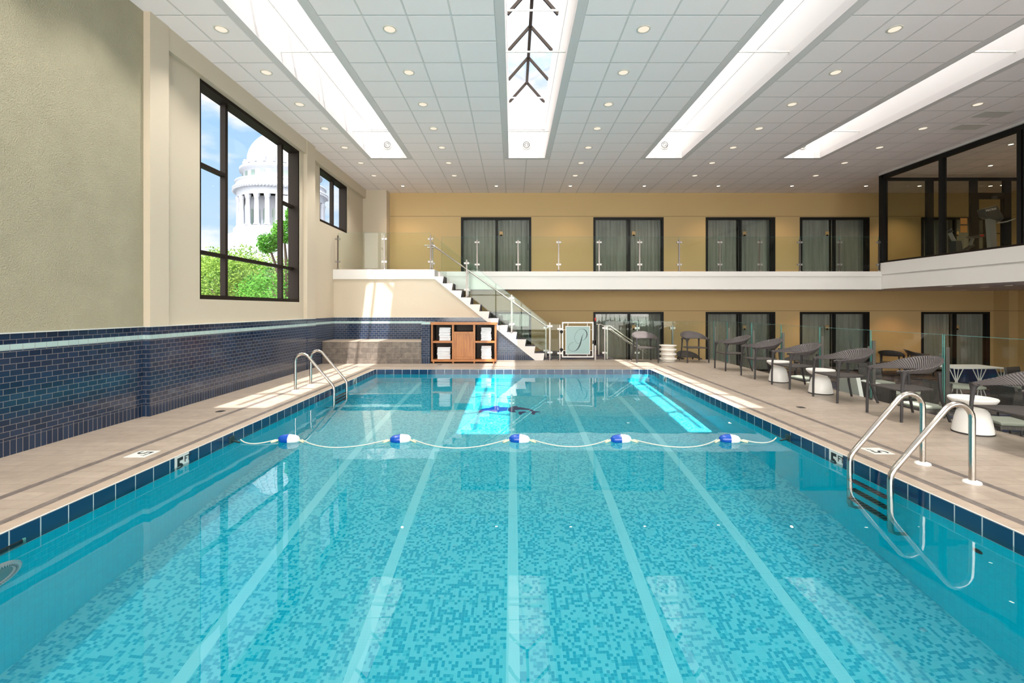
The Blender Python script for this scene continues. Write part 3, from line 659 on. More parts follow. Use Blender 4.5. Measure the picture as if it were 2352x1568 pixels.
# staircase
HR = UF/13; TP = .2575; NX = .89
st = thing('staircase', 'white sawtooth staircase with dark carpeted treads rising to the landing', 'staircase', (NX, SYF, 0))
def tx(k_): return NX-k_*TP
poly = [(XB0+.02, 0), (tx(0)-.035, 0)]
for i in range(12):
    z = (i+1)*HR; poly.append((tx(i), z)); poly.append((max(tx(i+1)-.035, -2.2), z))
poly.append((-2.2, 2.28-.0))
poly = [(a-NX, b) for a, b in poly]
MB().prism(poly, 'y', 0, .045).build('stringer', 'white', st)
for i in range(12):
    z = (i+1)*HR
    B(tx(i+1)-NX-.06, tx(i)-NX, .045, SYB-SYF, z-HR, z, ).build('tread', 'carpet', st)
MB().bar((tx(0)-.12-NX-.15, -.002, .004), (-2.2-NX-.0, -.002, 2.28), .012, .012).build('edge_trim', 'clamp', st)

# glass railings -----------------------------------------------------------
def post(parent, x, y, z0, h, clamps=(), cdir=(1, 0), w_=.034, name='post', double=True):
    p = MB().box(x-w_/2, x+w_/2, y-w_/2, y+w_/2, z0+.004, z0+h)
    p.lathe([(.05, z0), (.05, z0+.006), (.022, z0+.03), (.02, z0+.05)], (x, y, 0), 16)
    o = p.build(name, 'steelbar', parent)
    for cz in clamps:
        c = MB(); s_ = .055
        for sg in ((-1, 1) if double else (1,)):
            cx, cyy = x+cdir[0]*sg*.045, y+cdir[1]*sg*.045
            c.box(cx-.028, cx+.028, cyy-.022 if not cdir[1] else cyy-.028, cyy+.022 if not cdir[1] else cyy+.028, z0+cz-.026, z0+cz+.026)
        c.build('glass_clamp', 'clamp', o)
    return o
def pane_x(parent, x0, x1, y, z0, z1, z0b=None, z1b=None):
    z0b = z0 if z0b is None else z0b; z1b = z1 if z1b is None else z1b; t_ = .006
    g = MB(); g.add([(x0, y, z0), (x1, y, z0b), (x1, y, z1b), (x0, y, z1)], [(0, 1, 2, 3)])
    o = g.build('glass_panel', 'railglass', parent)
    e = MB().bar((x0, y, z1), (x1, y, z1b), .008, .003); e.bar((x0, y, z0), (x0, y, z1), .004, .010, up=(0, 1, 0)); e.bar((x1, y, z0b), (x1, y, z1b), .004, .010, up=(0, 1, 0))
    e.build('polished_edge', 'edgeglass', o); return o
def pane_y(parent, x, y0, y1, z0, z1):
    o = MB().add([(x, y0, z0), (x, y1, z0), (x, y1, z1), (x, y0, z1)], [(0, 1, 2, 3)]).build('glass_panel', 'railglass', parent)
    e = MB().bar((x, y0, z1), (x, y1, z1), .010, .004); e.bar((x, y0, z0), (x, y0, z1), .010, .004, up=(0, 1, 0)); e.bar((x, y1, z0), (x, y1, z1), .010, .004, up=(0, 1, 0))
    e.build('polished_edge', 'edgeglass', o); return o
# balcony
br = thing('glass_railing', 'clear glass railing with steel posts along the upper balcony edge', 'railing', (0, 0, 0))
yB = BY+.05; bxs = [X(p, yB) for p in (1096, 1190, 1283, 1376, 1469, 1560, 1653, 1745, 1837, 1928, 2019)]
for x in bxs: post(br, x, yB, UF, .95, (.87, .21))
bb = [bx0]+bxs
for a, b in zip(bb[:-1], bb[1:]): pane_x(br, a+.012, b-.012, yB, UF+.06, UF+1.03)
lr = thing('glass_railing', 'clear glass railing on the short landing at top of the stairs', 'railing', (0, 0, 0))
yL = SYF+.05; lxs = [X(p, yL) for p in (776, 883, 989)]
for x in lxs: post(lr, x, yL, UF, .96, (.86, .22))
for a, b in zip(lxs[:-1], lxs[1:]): pane_x(lr, a+.012, b-.012, yL, UF+.03, UF+1.03)
# stair railings
def rail(label, y, pxs, rail_y, far_):
    r = thing('stair_railing', label, 'railing', (0, 0, 0)); sl = HR/TP
    def zs(x): return (NX-x)*sl       # nosing line
    xt = -2.27
    xp = []
    for (x, h) in pxs:
        k_ = math.floor((NX-x)/TP)+1; z0 = k_*HR if x < NX else 0
        post(r, x, y, z0, h, (h-.10, .22)); xp.append(x)
    for a, b in zip(xp[:-1], xp[1:]):
        pane_x(r, a+.02, b-.02, y, zs(a)+.18, zs(a)+1.12, zs(b)+.18 if b < NX else .12, zs(b)+1.12 if b < NX else 1.0)
    for dz in (0, ):
        za = zs(xt)+.83
        MB().tube([(xt-.23, rail_y, za), (xt+.0, rail_y, za), (xt+.06, rail_y, za-.03), (.93, rail_y, .975), (.99, rail_y, .96)], .021, 10).build('handrail', 'steel', r)
    for a in xp[1:]: MB().tube([(a, y, zs(a)+.84 if a < NX else .93), (a+.01, (y+rail_y)/2, zs(a)+.78 if a < NX else .9), (a+.01, rail_y, zs(a)+.83 if a < NX else .95)], .007, 6).build('rail_bracket', 'steel', r)
    return r
rail('steel handrail and glass on the pool side of the staircase', SYF+.03, [(-1.30, 1.06), (-.035, 1.06), (1.04, 1.06)], SYF+.10, False)
rail('steel handrail and glass on the far side of the staircase', SYB-.03, [(-2.36, .85), (-1.32, .85), (-.02, 1.0), (.97, 1.0)], SYB-.10, True)
# deck railing: front run
fr_ = thing('glass_railing', 'clear glass railing between the gate and the far deck corner', 'railing', (0, 0, 0)); yF = 13.1
fx = [X(1389.5, yF), X(1463.8, yF), X(1545.4, yF), 5.70]
for x in fx[:-1]: post(fr_, x, yF+.03, 0, .98, (.90, .20))
for a, b in zip(fx[:-1], fx[1:]): pane_x(fr_, a+.015, b-.015, yF, .05, 1.09)
sr = thing('glass_railing', 'clear glass railing along the right edge of the pool deck behind chairs', 'railing', (0, 0, 0))
sy_ = [13.08, 12.25, 11.0, 9.79, 8.56, 7.34, 6.1, 4.88, 3.66, 2.4]
for y in sy_: post(sr, 5.715, y, 0, .94, (.82, .18), (0, 1), .05, double=False)
for a, b in zip(sy_[:-1], sy_[1:]): pane_y(sr, 5.68, b+.012, a-.012, .03, 1.105)
# narrow pane between stair rail post and gate post
g = thing('glass_railing', 'narrow glass pane between the stair post and the gate', 'railing', (0, 0, 0)); xg0, xg1 = 1.04, X(1286, 13)
post(g, xg1, 13.01, 0, 1.0, (.88, .20)); pane_x(g, xg0+.04, xg1-.04, 13.01, .05, 1.0)
# gate
gx0, gx1 = X(1290.6, 13), X(1363, 13)
gt = thing('pool_gate', 'steel framed pool gate with a frosted panel bearing a script letter P', 'gate', (gx0, 13.0, .08))
gw = gx1-gx0; gh = .995
f = MB(); t_ = .035
f.box(0, t_, -.02, .02, 0, gh); f.box(gw-t_, gw, -.02, .02, 0, gh); f.box(t_, gw-t_, -.02, .02, 0, t_); f.box(t_, gw-t_, -.02, .02, gh-t_, gh); f.build('gate_frame', 'clamp', gt)
px0, px1, pz0, pz1 = .115, .775, .10, .865
f = MB()
for xx in (.17, .715): f.box(xx-.006, xx+.006, -.006, .006, t_, pz0); f.box(xx-.006, xx+.006, -.006, .006, pz1, gh-t_)
for zz in (.19, .78): f.box(t_, px0, -.006, .006, zz-.006, zz+.006); f.box(px1, gw-t_, -.006, .006, zz-.006, zz+.006)
f.build('support_bar', 'clamp', gt)
pn = B(px0, px1, -.006, .006, pz0, pz1).build('frosted_panel', 'frost', gt)
f = MB(); e = .016
f.box(px0-e, px0, -.012, .012, pz0-e, pz1+e); f.box(px1, px1+e, -.012, .012, pz0-e, pz1+e); f.box(px0, px1, -.012, .012, pz0-e, pz0); f.box(px0, px1, -.012, .012, pz1, pz1+e); f.build('panel_edge', 'clamp', pn)
def bez(pts, n=14):
    out = []
    for i in range(len(pts)-1):
        p0 = pts[max(i-1, 0)]; p1 = pts[i]; p2 = pts[i+1]; p3 = pts[min(i+2, len(pts)-1)]
        for k_ in range(n):
            t = k_/n; out.append(tuple(.5*((2*b)+(-a+c)*t+(2*a-5*b+4*c-d)*t*t+(-a+3*b-3*c+d)*t**3) for a, b, c, d in zip(p0, p1, p2, p3)))
    out.append(tuple(pts[-1])); return out
# script P, points (x, y) in the enlarged view of the panel and stroke half-width
PP = [(738, 476, 1), (716, 515, 3), (702, 560, 6), (688, 620, 8), (668, 680, 9), (636, 735, 7), (596, 768, 3), (548, 776, 1.5), (505, 762, 1.5), (482, 725, 1.5), (490, 680, 1.5), (522, 643, 1.5), (570, 626, 1.5)]
PQ = [(672, 640, 1.2), (636, 646, 1.2), (604, 618, 1.4), (584, 560, 1.4), (594, 500, 1.4), (628, 440, 1.4), (676, 406, 1.4), (722, 402, 2), (764, 424, 5), (788, 466, 7), (788, 516, 6), (766, 560, 3), (736, 588, 1.4), (704, 594, 1.2)]
f = MB()
for P_ in (PP, PQ):
    q = bez(P_); vs = []
    for i, (a, b, h) in enumerate(q):
        a2, b2, _ = q[min(i+1, len(q)-1)]; a1, b1, _ = q[max(i-1, 0)]; dx, dy = a2-a1, b2-b1; l = math.hypot(dx, dy) or 1; nx, ny = -dy/l, dx/l
        for sg in (-1, 1):
            ax_ = a+nx*h*sg*1.15; by = b+ny*h*sg*1.15
            vs.append((px0+(ax_-442)/(833-442)*(px1-px0), -.0085 if P_ is PP else -.009, pz1-(by-362)/(820-362)*(pz1-pz0)))
    f.add(vs, [(2*i, 2*i+1, 2*i+3, 2*i+2) for i in range(len(q)-1)])
f.build('script_letter', 'ink', pn)
for zz in (.30, .80): MB().lathe([(.0, -.035), (.045, -.035), (.045, .03), (.0, .03)], (-.015, 0, zz-.08), 20, axis='y').build('hinge', 'black', gt)
# latch post
lp = thing('latch_post', 'steel latch post with black magnetic latch and red knob beside the gate', 'post', (X(1367, 13), 13.0, 0))
B(-.022, .022, -.022, .022, 0, .98).build('post', 'steelbar', lp)
lb_ = B(-.02, .02, -.05, -.022, .42, 1.10).build('latch', 'black', lp); MB().lathe([(.0, 1.10), (.018, 1.10), (.022, 1.14), (.022, 1.19), (.0, 1.20)], (0, -.036, 0), 14).build('latch_knob', 'red', lb_)
B(-.075, .02, -.05, -.02, .46, .56).build('striker', 'black', lp)
# stairs down behind the railing
ds = thing('lower_stairs', 'short carpeted stairs going down right behind the gate railing', 'staircase', (2.9, 13.35, LF))
for i in range(3): B(i*.3, (i+1)*.3, 0, 1.25, 0, .70-(i+1)*.175).build('step', 'carpet', ds)
for (yy_, lab) in ((13.3, 'pair of sloping steel handrails of lower stairs, nearer the pool'), (14.62, 'sloping steel handrail of lower stairs, nearer the back wall')):
    hr = thing('stair_handrail', lab, 'railing', (2.75, yy_, 0))
    for dz in ((0, -.085) if yy_ < 14 else (0,)):
        MB().tube([(-.1, 0, .95+dz), (.05, 0, .95+dz), (1.0, 0, .30+dz), (1.12, 0, .22+dz)], .018, 8).build('handrail', 'steel', hr)
    B(-.06, -.02, -.02, .02, 0, .94).build('post', 'steelbar', hr); B(.96, 1.0, -.02, .02, LF, .30).build('post', 'steelbar', hr)

# ------------------------------------------------------------------ fitness room glazing
gr = structure('trim_fitness_glazing')
xg = XR+.05; zb, zt = 2.80, 5.40
f = MB(); f.box(xg-.05, xg+.07, -3, BY, zb, zb+.05); f.build('sill', 'bronze', gr)
B(xg-.05, xg+.07, -3, BY, zt-.11, zt).build('header', 'black', gr)
B(xg-.11, xg+.05, -3, BY+.02, zt, CZ).build('header_trim', 'trim', gr)
B(xg-.05, xg+.09, BY-.06, BY+.10, zb, zt).build('corner_mullion', 'black', gr)
ms = [11.82, 9.98, 8.2, 6.4, 4.6, 2.8, 1.0]
for y in ms: B(xg-.05, xg+.08, y-.045, y+.045, zb+.05, zt-.11).build('mullion', 'black', gr)
B(xg-.05, xg+.08, 9.80, 9.90, zb+.05, zt-.11).build('mullion', 'black', gr)
yy2 = [BY-.06]+ms
for a, b in zip(yy2[:-1], yy2[1:]):
    MB().add([(xg, a-.045, zb+.05), (xg, b+.045, zb+.05), (xg, b+.045, zt-.11), (xg, a-.045, zt-.11)], [(0, 1, 2, 3)]).build('pane', 'gymglass', gr)
# inner partition facing the corridor, with its door
ip = structure('trim_fitness_partition'); yP = BY+.05; zH = 5.28
B(XR+.1, XE, yP-.03, yP+.03, zH-.03, zH+.06).build('header', 'black', ip)
for p0, p1 in ((2127, 2142), (2228, 2243), (2304, 2320)): B(X(p0, yP), X(p1, yP), yP-.04, yP+.04, UF, zH-.03).build('mullion', 'black', ip)
B(X(2320, yP), XE, yP-.04, yP+.04, UF, UF+.08).build('bottom_rail', 'black', ip)
B(X(2243, yP), X(2304, yP), yP-.03, yP+.03, Z(457, yP), Z(443, yP)).build('door_head', 'black', ip)
dr = B(X(2243, yP), X(2247, yP), yP-.02, yP+.02, UF, Z(457, yP)).build('door_stile', 'black', ip); B(X(2299, yP), X(2304, yP), yP-.02, yP+.02, UF, Z(457, yP)).build('door_stile', 'black', ip)
B(X(2246, yP), X(2300, yP), yP-.03, yP, Z(537, yP), Z(535.5, yP)).build('push_bar', 'black', ip)
B(X(2274, yP), X(2284, yP), yP-.09, yP-.03, Z(458, yP), Z(451, yP)).build('door_closer', 'gymgrey', ip)
MB().add([(XR+.14, yP, UF), (XE, yP, UF), (XE, yP, zH), (XR+.14, yP, zH)], [(0, 1, 2, 3)]).build('pane', 'gymglass', ip)
for i, (pa, pb) in enumerate(((501, 515), (518, 534))):
    tag(B(X(2205, yP), X(2221, yP), yP-.012, yP-.006, Z(pb, yP), Z(pa, yP)).build('paper_notice', 'orange'), ['upper orange notice taped on the fitness room partition', 'lower orange notice taped on the fitness room partition'][i], 'notice', 'notices on the partition')

# exercise machines
def P3(px, py, d): return (X(px, d), d, Z(py, d))
d = 11.5; r = thing('elliptical_trainer', 'grey exercise machine with large console behind the fitness room glass', 'exercise machine', (X(2280, d), d, UF))
ox, oz = X(2280, d), UF
MB().prism([(X(2268, d)-ox, Z(502, d)-oz), (X(2282, d)-ox, Z(500, d)-oz), (X(2287, d)-ox, 0.05), (X(2275, d)-ox, .05)], 'y', -.05, .06).build('column', 'gymlight', r)
cn = MB().prism([(X(2251, d)-ox, Z(481, d)-oz), (X(2283, d)-ox, Z(473, d)-oz), (X(2299, d)-ox, Z(503, d)-oz), (X(2293, d)-ox, Z(509, d)-oz), (X(2266, d)-ox, Z(502, d)-oz), (X(2258, d)-ox, Z(499, d)-oz)], 'y', -.09, .10).build('console', 'gymgrey', r, bevel=.02)
text_obj('console_lettering', 'MATRIX', .075, 'plastic', cn, (X(2256, d)-ox, -.093, Z(488, d)-oz), (1, 0, .22), (-.22, 0, 1))
MB().tube([(X(2282, d)-ox, -.1, Z(514, d)-oz), (X(2300, d)-ox, -.13, Z(511, d)-oz), (X(2316, d)-ox, -.16, Z(505, d)-oz)], .014, 8).build('handlebar', 'gymlight', r)
MB().tube([(X(2282, d)-ox, .1, Z(514, d)-oz), (X(2303, d)-ox, .13, Z(508, d)-oz), (X(2298, d)-ox, .2, Z(488, d)-oz)], .016, 8).build('handlebar', 'gymgrey', r)
B(-.12, 1.3, -.3, .3, 0, .13).build('base', 'gymgrey', r)
d = 12.5; ox, oz = X(2212, d), UF
r = thing('exercise_bike', 'black exercise bike with red seat trim left of the tall machine', 'exercise machine', (ox, d, oz))
def q(px, py, y=0): return (X(px, d)-ox, y, Z(py, d)-oz)
MB().bar(q(2182, 535), q(2193, 556), .07, .06).build('handlebar_post', 'gymlight', r)
MB().tube([q(2170, 529, -.18), q(2180, 527), q(2170, 529, .18)], .018, 8).tube([q(2180, 527), q(2187, 533)], .035, 8).build('handlebar', 'gymgrey', r)
MB().prism([(q(2187, 554)[0], q(2187, 554)[2]), (q(2200, 554)[0], q(2200, 554)[2]), (q(2211, 586)[0], .0), (q(2193, 586)[0], .0)], 'y', -.10, .10).build('front_housing', 'gymgrey', r)
MB().bar(q(2228, 563), q(2234, 548), .06, .05).build('seat_post', 'gymlight', r)
sd_ = MB().prism([(q(2226, 543)[0], q(2226, 543)[2]), (q(2252, 539)[0], q(2252, 539)[2]), (q(2253, 545)[0], q(2253, 545)[2]), (q(2236, 547)[0], q(2236, 547)[2])], 'y', -.12, .12).build('seat', 'gymgrey', r)
MB().prism([(q(2240, 542)[0], q(2240, 541)[2]), (q(2249, 540)[0], q(2249, 539.5)[2]), (q(2249, 543)[0], q(2249, 544)[2]), (q(2242, 545)[0], q(2242, 545)[2])], 'y', -.125, .125).build('seat_trim', 'red', sd_)
MB().bar(q(2205, 580), q(2236, 562), .06, .06).build('frame_tube', 'gymgrey', r)
MB().lathe([(.0, -.03), (.24, -.03), (.24, .03), (.0, .03)], (q(2250, 0)[0], 0, .25), 28, axis='y').build('flywheel', 'gymgrey', r)
B(q(2193, 0)[0]-.05, q(2250, 0)[0]+.1, -.05, .05, 0, .06).build('base', 'gymgrey', r)

# ------------------------------------------------------------------ bench, pier, cabinet, towels
BF = 12.18
m = MB(); bx1 = X(967.5, BF)
m.box(-5.02, bx1, BF, SYF+.025, 0, .572, 0); m.box(-5.02, bx1, BF-.006, SYF+.025, .572, .59, 1)
tag(m.build('stone_bench', ['benchface_x', 'coping']), 'long built-in bench of brown stone tile below the landing wall', 'bench')
px_ = (X(968, BF), X(987.8, BF))
m = MB(); m.box(px_[0], px_[1], BF, SYF+.03, 0, .15, 0); m.box(px_[0], px_[1], BF, SYF+.03, .15, 1.035, 1); m.box(px_[0], px_[1], BF, SYF+.03, 1.035, 1.10, 2)
pier = m.build('wall_pier', ['soldier_x', 'brick_x', 'band_x'], kind='structure')
CX0, CX1, CY, CH = X(990.2, 12.25), X(1139.8, 12.25), 12.25, 1.078
cb = thing('towel_cabinet', 'warm wooden towel cabinet with open shelves beside the stairs', 'cabinet', (CX0, CY, 0))
W_ = CX1-CX0; Dp = .55; t_ = .045
def cx(px): return X(px, CY)-CX0
def czz(py): return Z(py, CY)
z_f = .045; zbot = czz(831); 
B(-.02, W_+.02, -.015, Dp, CH-.055, CH).build('top', 'woodx', cb)
for xx in (0, W_-t_): B(xx, xx+t_, 0, Dp, z_f, CH-.055).build('side_panel', 'wood', cb)
dv = [(cx(1038.2), cx(1042.6)), (cx(1086.8), cx(1091.4))]
for a, b in dv: B(a, b, 0, Dp, z_f+.05, CH-.055).build('divider', 'wood', cb)
B(t_, W_-t_, 0, Dp, z_f, z_f+.055).build('bottom_board', 'woodx', cb)
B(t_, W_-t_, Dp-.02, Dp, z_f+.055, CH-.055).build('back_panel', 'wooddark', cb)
zs1, zs0 = czz(783), czz(787.2)
for a, b in ((t_, dv[0][0]), (dv[1][1], W_-t_)): B(a, b, .0, Dp-.02, zs0, zs1).build('shelf', 'woodx', cb)
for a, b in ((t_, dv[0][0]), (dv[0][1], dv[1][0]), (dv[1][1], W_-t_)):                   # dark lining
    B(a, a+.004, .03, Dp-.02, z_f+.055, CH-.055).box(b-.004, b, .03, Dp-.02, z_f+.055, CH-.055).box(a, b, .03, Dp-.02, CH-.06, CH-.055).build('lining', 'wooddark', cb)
da, db = dv[0][1], dv[1][0]; zd1 = czz(761.5); zd0 = z_f+.06
dd = B(da+.004, db-.004, .012, .02, zd0, zd1).build('door', 'wood', cb); f = MB(); s_ = .055
f.box(da+.003, da+s_, -.004, .012, zd0, zd1); f.box(db-s_, db-.003, -.004, .012, zd0, zd1); f.box(da+s_, db-s_, -.004, .012, zd1-s_, zd1); f.box(da+s_, db-s_, -.004, .012, zd0, zd0+s_*1.3); f.build('door_rim', 'wood', dd)
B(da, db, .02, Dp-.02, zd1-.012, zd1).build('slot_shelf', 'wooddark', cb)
for xx in (.06, (dv[0][0]+dv[0][1])/2, (dv[1][0]+dv[1][1])/2, W_-.07): B(xx-.02, xx+.02, .01, .05, 0, z_f).build('foot', 'wood', cb)
def towel_mesh(w_, d_, h_):
    m_ = MB(); r_ = h_/2
    prof = []
    n_ = 6
    for i in range(n_+1):
        a = -PI/2-PI*i/n_; prof.append((r_*math.cos(a)*.9-d_/2+r_, r_*math.sin(a)+r_))
    prof += [(d_/2-.01, h_), (d_/2, h_*.8), (d_/2, .0)]
    # cross-section in (y, z), folded edge to the front; extruded along x with slightly bulged ends
    xs_ = [-w_/2, -w_/2+.012, 0, w_/2-.012, w_/2]; vs = []; k_ = len(prof)
    for i, x in enumerate(xs_):
        sh = .0 if i in (1, 2, 3) else .35
        for (y, z) in prof: vs.append((x, y*(1-.03*(sh > 0)), h_/2+(z-h_/2)*(1-sh)))
    m_.add(vs, [(i*k_+j, (i+1)*k_+j, (i+1)*k_+(j+1) % k_, i*k_+(j+1) % k_) for i in range(len(xs_)-1) for j in range(k_)]+[tuple(range(k_)), tuple(range(4*k_, 5*k_))[::-1]], 0, True)
    return m_
stacks = [('upper left', 1008.5, 1034.5, 783, 752, 8), ('upper right', 1104.5, 1128, 783, 752, 10), ('lower left', 1004, 1034, 827.5, 799.5, 8), ('lower right', 1105.5, 1128.5, 827.5, 796.5, 9)]
for (nm, a, b, yb_, yt, n_) in stacks:
    x0_, x1_ = X(a, CY+.06), X(b, CY+.06); zb_ = (zs1 if nm.startswith('upper') else z_f+.055); H = (yb_-yt)*CY/F; h_ = H/n_
    proto = None; rnd = random.Random(n_*3+len(nm))
    for i in range(n_):
        lab = 'folded white towel in the %s cabinet compartment, %s' % (nm, 'topmost of its stack' if i == n_-1 else 'bottom of its stack' if i == 0 else '%s from the bottom of its stack' % ORD[i])
        if proto is None: o = proto = towel_mesh(x1_-x0_, .34, h_*.98).build('folded_towel', 'towel')
        else: o = proto.copy(); C.objects.link(o)
        o.location = ((x0_+x1_)/2+rnd.uniform(-.008, .008), CY+.06+.17+rnd.uniform(-.008, .008), zb_+i*h_); o.rotation_euler = (0, 0, rnd.uniform(-.035, .035))
        tag(o, lab, 'towel', 'towels in the %s cabinet compartment' % nm)

# ------------------------------------------------------------------ depth markers
def marker_wall(y, side, txt):
    x = PXL+.003 if side < 0 else PXR-.003; sg = 1 if side < 0 else -1
    r = tag(B(x-.003*sg-.001*sg, x, y-.098, y+.098, -.203, -.006).build('depth_marker', 'tilewhite'), 'white waterline tile reading %s FT on the %s pool wall' % (txt, 'left' if side < 0 else 'right'), 'depth marker', 'pool wall depth markers')
    rt = (0, sg, 0)
    text_obj('numeral', txt, .215, 'blackink', r, (x+.001*sg, y-sg*.082, -.175), rt, (0, 0, 1), .0006, .006)
    text_obj('unit_lettering', 'FT', .085, 'blackink', r, (x+.001*sg, y+sg*.030, -.085), rt, (0, 0, 1), .0006, .001)
marker_wall(4.595, -1, '5'); marker_wall(4.68, 1, '5'); marker_wall(9.65, -1, '4'); marker_wall(9.92, 1, '4')
def marker_deck(cx_, cy_, side):
    r = tag(B(cx_-.103, cx_+.103, cy_-.103, cy_+.103, 0, .003).build('depth_marker', 'tilewhite'), 'white square 5 FT depth tile set in the %s pool deck' % ('left' if side < 0 else 'right'), 'depth marker', 'deck depth markers')
    up = (1, 0, 0) if side < 0 else (-1, 0, 0); rt = (0, -1, 0) if side < 0 else (0, 1, 0); s_ = 1 if side < 0 else -1
    text_obj('numeral', '5', .20, 'blackink', r, (cx_-s_*.07, cy_+s_*.085, .0035), rt, up, .0006, .001)
    text_obj('unit_lettering', 'FT', .065, 'blackink', r, (cx_+s_*.02, cy_-s_*.0, .0035), rt, up, .0006, 0)
marker_deck(-3.685, 4.60, -1); marker_deck(3.70, 4.70, 1)
for x, y, l in ((X(504, 6.5), 6.52, 'small round floor drain in the left deck'), (X(1840, 6.78), 6.78, 'small round floor drain in the right deck'), (X(1010, 11.95), 11.95, 'small round floor drain in front of the towel cabinet')):
    r = thing('floor_drain', l, 'drain', (x, y, 0), 0, 'deck floor drains')
    MB().lathe([(.0, .002), (.06, .002), (.065, .0)], n=24).build('grate', 'steelbar', r)
    s_ = MB()
    for i in range(-3, 4): s_.box(-.045, .045, i*.014-.003, i*.014+.003, .002, .003)
    s_.build('slots', 'rubber', r)
# skimmer and underwater light on the left wall, return fitting on the right wall
sk = thing('skimmer_opening', 'dark skimmer slot in the left pool wall near the camera', 'skimmer', (PXL, 2.93, -.12))
B(.0, .004, -.17, .17, -.045, .02).build('opening', 'rubber', sk); MB().box(0, .01, -.185, -.17, -.05, .025).box(0, .01, .17, .185, -.05, .025).box(0, .01, -.185, .185, -.06, -.05).build('rim', 'edgeglass', sk)
ul = thing('underwater_light', 'round white louvred underwater light on the left pool wall', 'pool light', (PXL, 2.92, -.50))
MB().lathe([(.17, 0), (.17, .012), (.15, .03), (.11, .03), (.105, .02)], n=40, axis='x', caps=False).build('rim', 'plastic', ul)
MB().lathe([(.105, .02), (.06, .035), (.0, .038)], n=32, axis='x').build('lens', 'frost', ul)
g_ = MB()
for i in range(44):
    a = 2*PI*i/44; g_.bar((.031, .112*math.cos(a), .112*math.sin(a)), (.025, .155*math.cos(a+.12), .155*math.sin(a+.12)), .004, .004)
g_.build('louvre_slots', 'gymgrey', ul)
tag(MB().lathe([(.0, -.006), (.032, -.006), (.034, 0)], (PXR-.001, 3.25, -.52), 20, axis='x').build('return_fitting', 'rubber'), 'small dark return fitting on the right pool wall', 'fitting')

# ------------------------------------------------------------------ float rope
RY = 5.40
rp = thing('float_rope', 'pale rope stretched across the pool carrying five floats', 'rope', (0, RY, WZ))
fxs = [X(664, RY), X(920, RY), X(1193, RY), X(1426, RY), X(1676, RY)]
ends = [PXL+.02]+fxs+[PXR-.02]; ey = [0]+[0]*5+[.08]
for i in range(6):
    a, b = ends[i]+(.15 if i else .09), ends[i+1]-(.15 if i < 5 else .13); pts = []
    for k_ in range(17):
        t = k_/16; pts.append((a+(b-a)*t, (ey[i]+(ey[i+1]-ey[i])*t)-.30*4*t*(1-t)*(b-a)/1.2, .018*(1-4*t*(1-t))+.006+ (.0)))
    MB().tube(pts, .0065, 8).build('rope', 'rope', rp)
for i, x in enumerate(fxs):
    for sg in (-1, 1): MB().tube([(x+sg*.115, 0, .02), (x+sg*.16, -.02, .008), (x+sg*.19, -.045, .004)], [.010, .013, .009], 8).build('sleeve', 'sleeve', rp)
for x, yy_, sg in ((PXL, 0, 1), (PXR, .08, -1)):
    MB().box(x, x+sg*.02, yy_-.04, yy_+.04, -.03, .06).tube([(x+sg*.01, yy_, .01), (x+sg*.06, yy_-.03, .012), (x+sg*.13, yy_-.05, .004)], .011, 8).build('wall_anchor', 'anchor', rp)
fl = thing('float', '', 'float'); prof = [(.0, -.12), (.02, -.118), (.042, -.095), (.053, -.06), (.058, 0)]
MB().lathe(prof, n=28, axis='x', caps=False).build('blue_half', 'floatblue', fl); MB().lathe([(r_, -h_) for r_, h_ in prof[::-1]], n=28, axis='x', caps=False).build('white_half', 'floatwhite', fl)
FN = ['nearest the left pool wall', 'second from the left pool wall', 'in the middle of the rope', 'second from the right pool wall', 'nearest the right pool wall']
for i, x in enumerate(fxs):
    o = fl if i == 0 else copy_tree(fl); o.location = (x, RY, WZ+.028); o.rotation_euler = (0, (.05, -.04, .03, -.02, .04)[i], (.05, .1, -.06, .04, -.05)[i])
    o['label'] = 'blue and white pool float %s' % FN[i]; o['group'] = 'floats on the rope'

# ------------------------------------------------------------------ dolphin mosaics
DP1 = [(245, 518), (272, 490), (250, 478), (258, 455), (330, 410), (440, 392), (530, 388), (600, 365), (700, 335), (800, 325), (855, 330), (825, 345), (870, 365), (980, 362), (1100, 372), (1150, 380), (1105, 405), (1095, 455), (960, 468), (880, 478), (835, 500), (800, 516), (822, 495), (815, 478), (700, 480), (600, 465), (530, 452), (400, 462), (300, 500)]
DP2 = [(1110, 420), (1150, 385), (1240, 350), (1340, 338), (1435, 340), (1400, 358), (1560, 375), (1700, 398), (1760, 405), (1860, 435), (1945, 470), (2030, 470), (2115, 490), (2020, 492), (1950, 500), (1905, 545), (1850, 545), (1820, 515), (1830, 480), (1780, 450), (1700, 435), (1500, 430), (1310, 440), (1365, 490), (1270, 495), (1170, 475), (1115, 450)]
DP3 = [(1440, 480), (1600, 470), (1730, 490), (1640, 498), (1570, 510), (1520, 548), (1460, 545), (1438, 515)]
DPf = [(822, 495), (880, 455), (980, 425), (1100, 400), (1095, 455), (960, 468), (880, 478), (835, 500)]
for idx, (polys, lab) in enumerate((((DP1,), 'blue leaping dolphin mosaic on the pool floor, left one'), ((DP2, DP3), 'blue leaping dolphin mosaic on the pool floor, right one'))):
    m = MB(); zt0 = None
    for P_ in polys:
        n_ = len(P_); top = []
        for (a, b) in P_:
            x = -.055+(a-1180)/1870*1.13; y = 8.52-(b-430)/(548-325)*.60
            top.append((x, y, pz(y)+.008))
        m.add(top+[(a, b, c-.008) for a, b, c in top], [tuple(range(n_))[::-1]]+[(i, (i+1) % n_, n_+(i+1) % n_, n_+i) for i in range(n_)])
    me_o = m.build('dolphin_mosaic', 'dolphin2' if idx == 0 else 'dolphin')
    tag(me_o, lab, 'mosaic', 'dolphin mosaics'); me_o.cycles.is_caustics_receiver = True

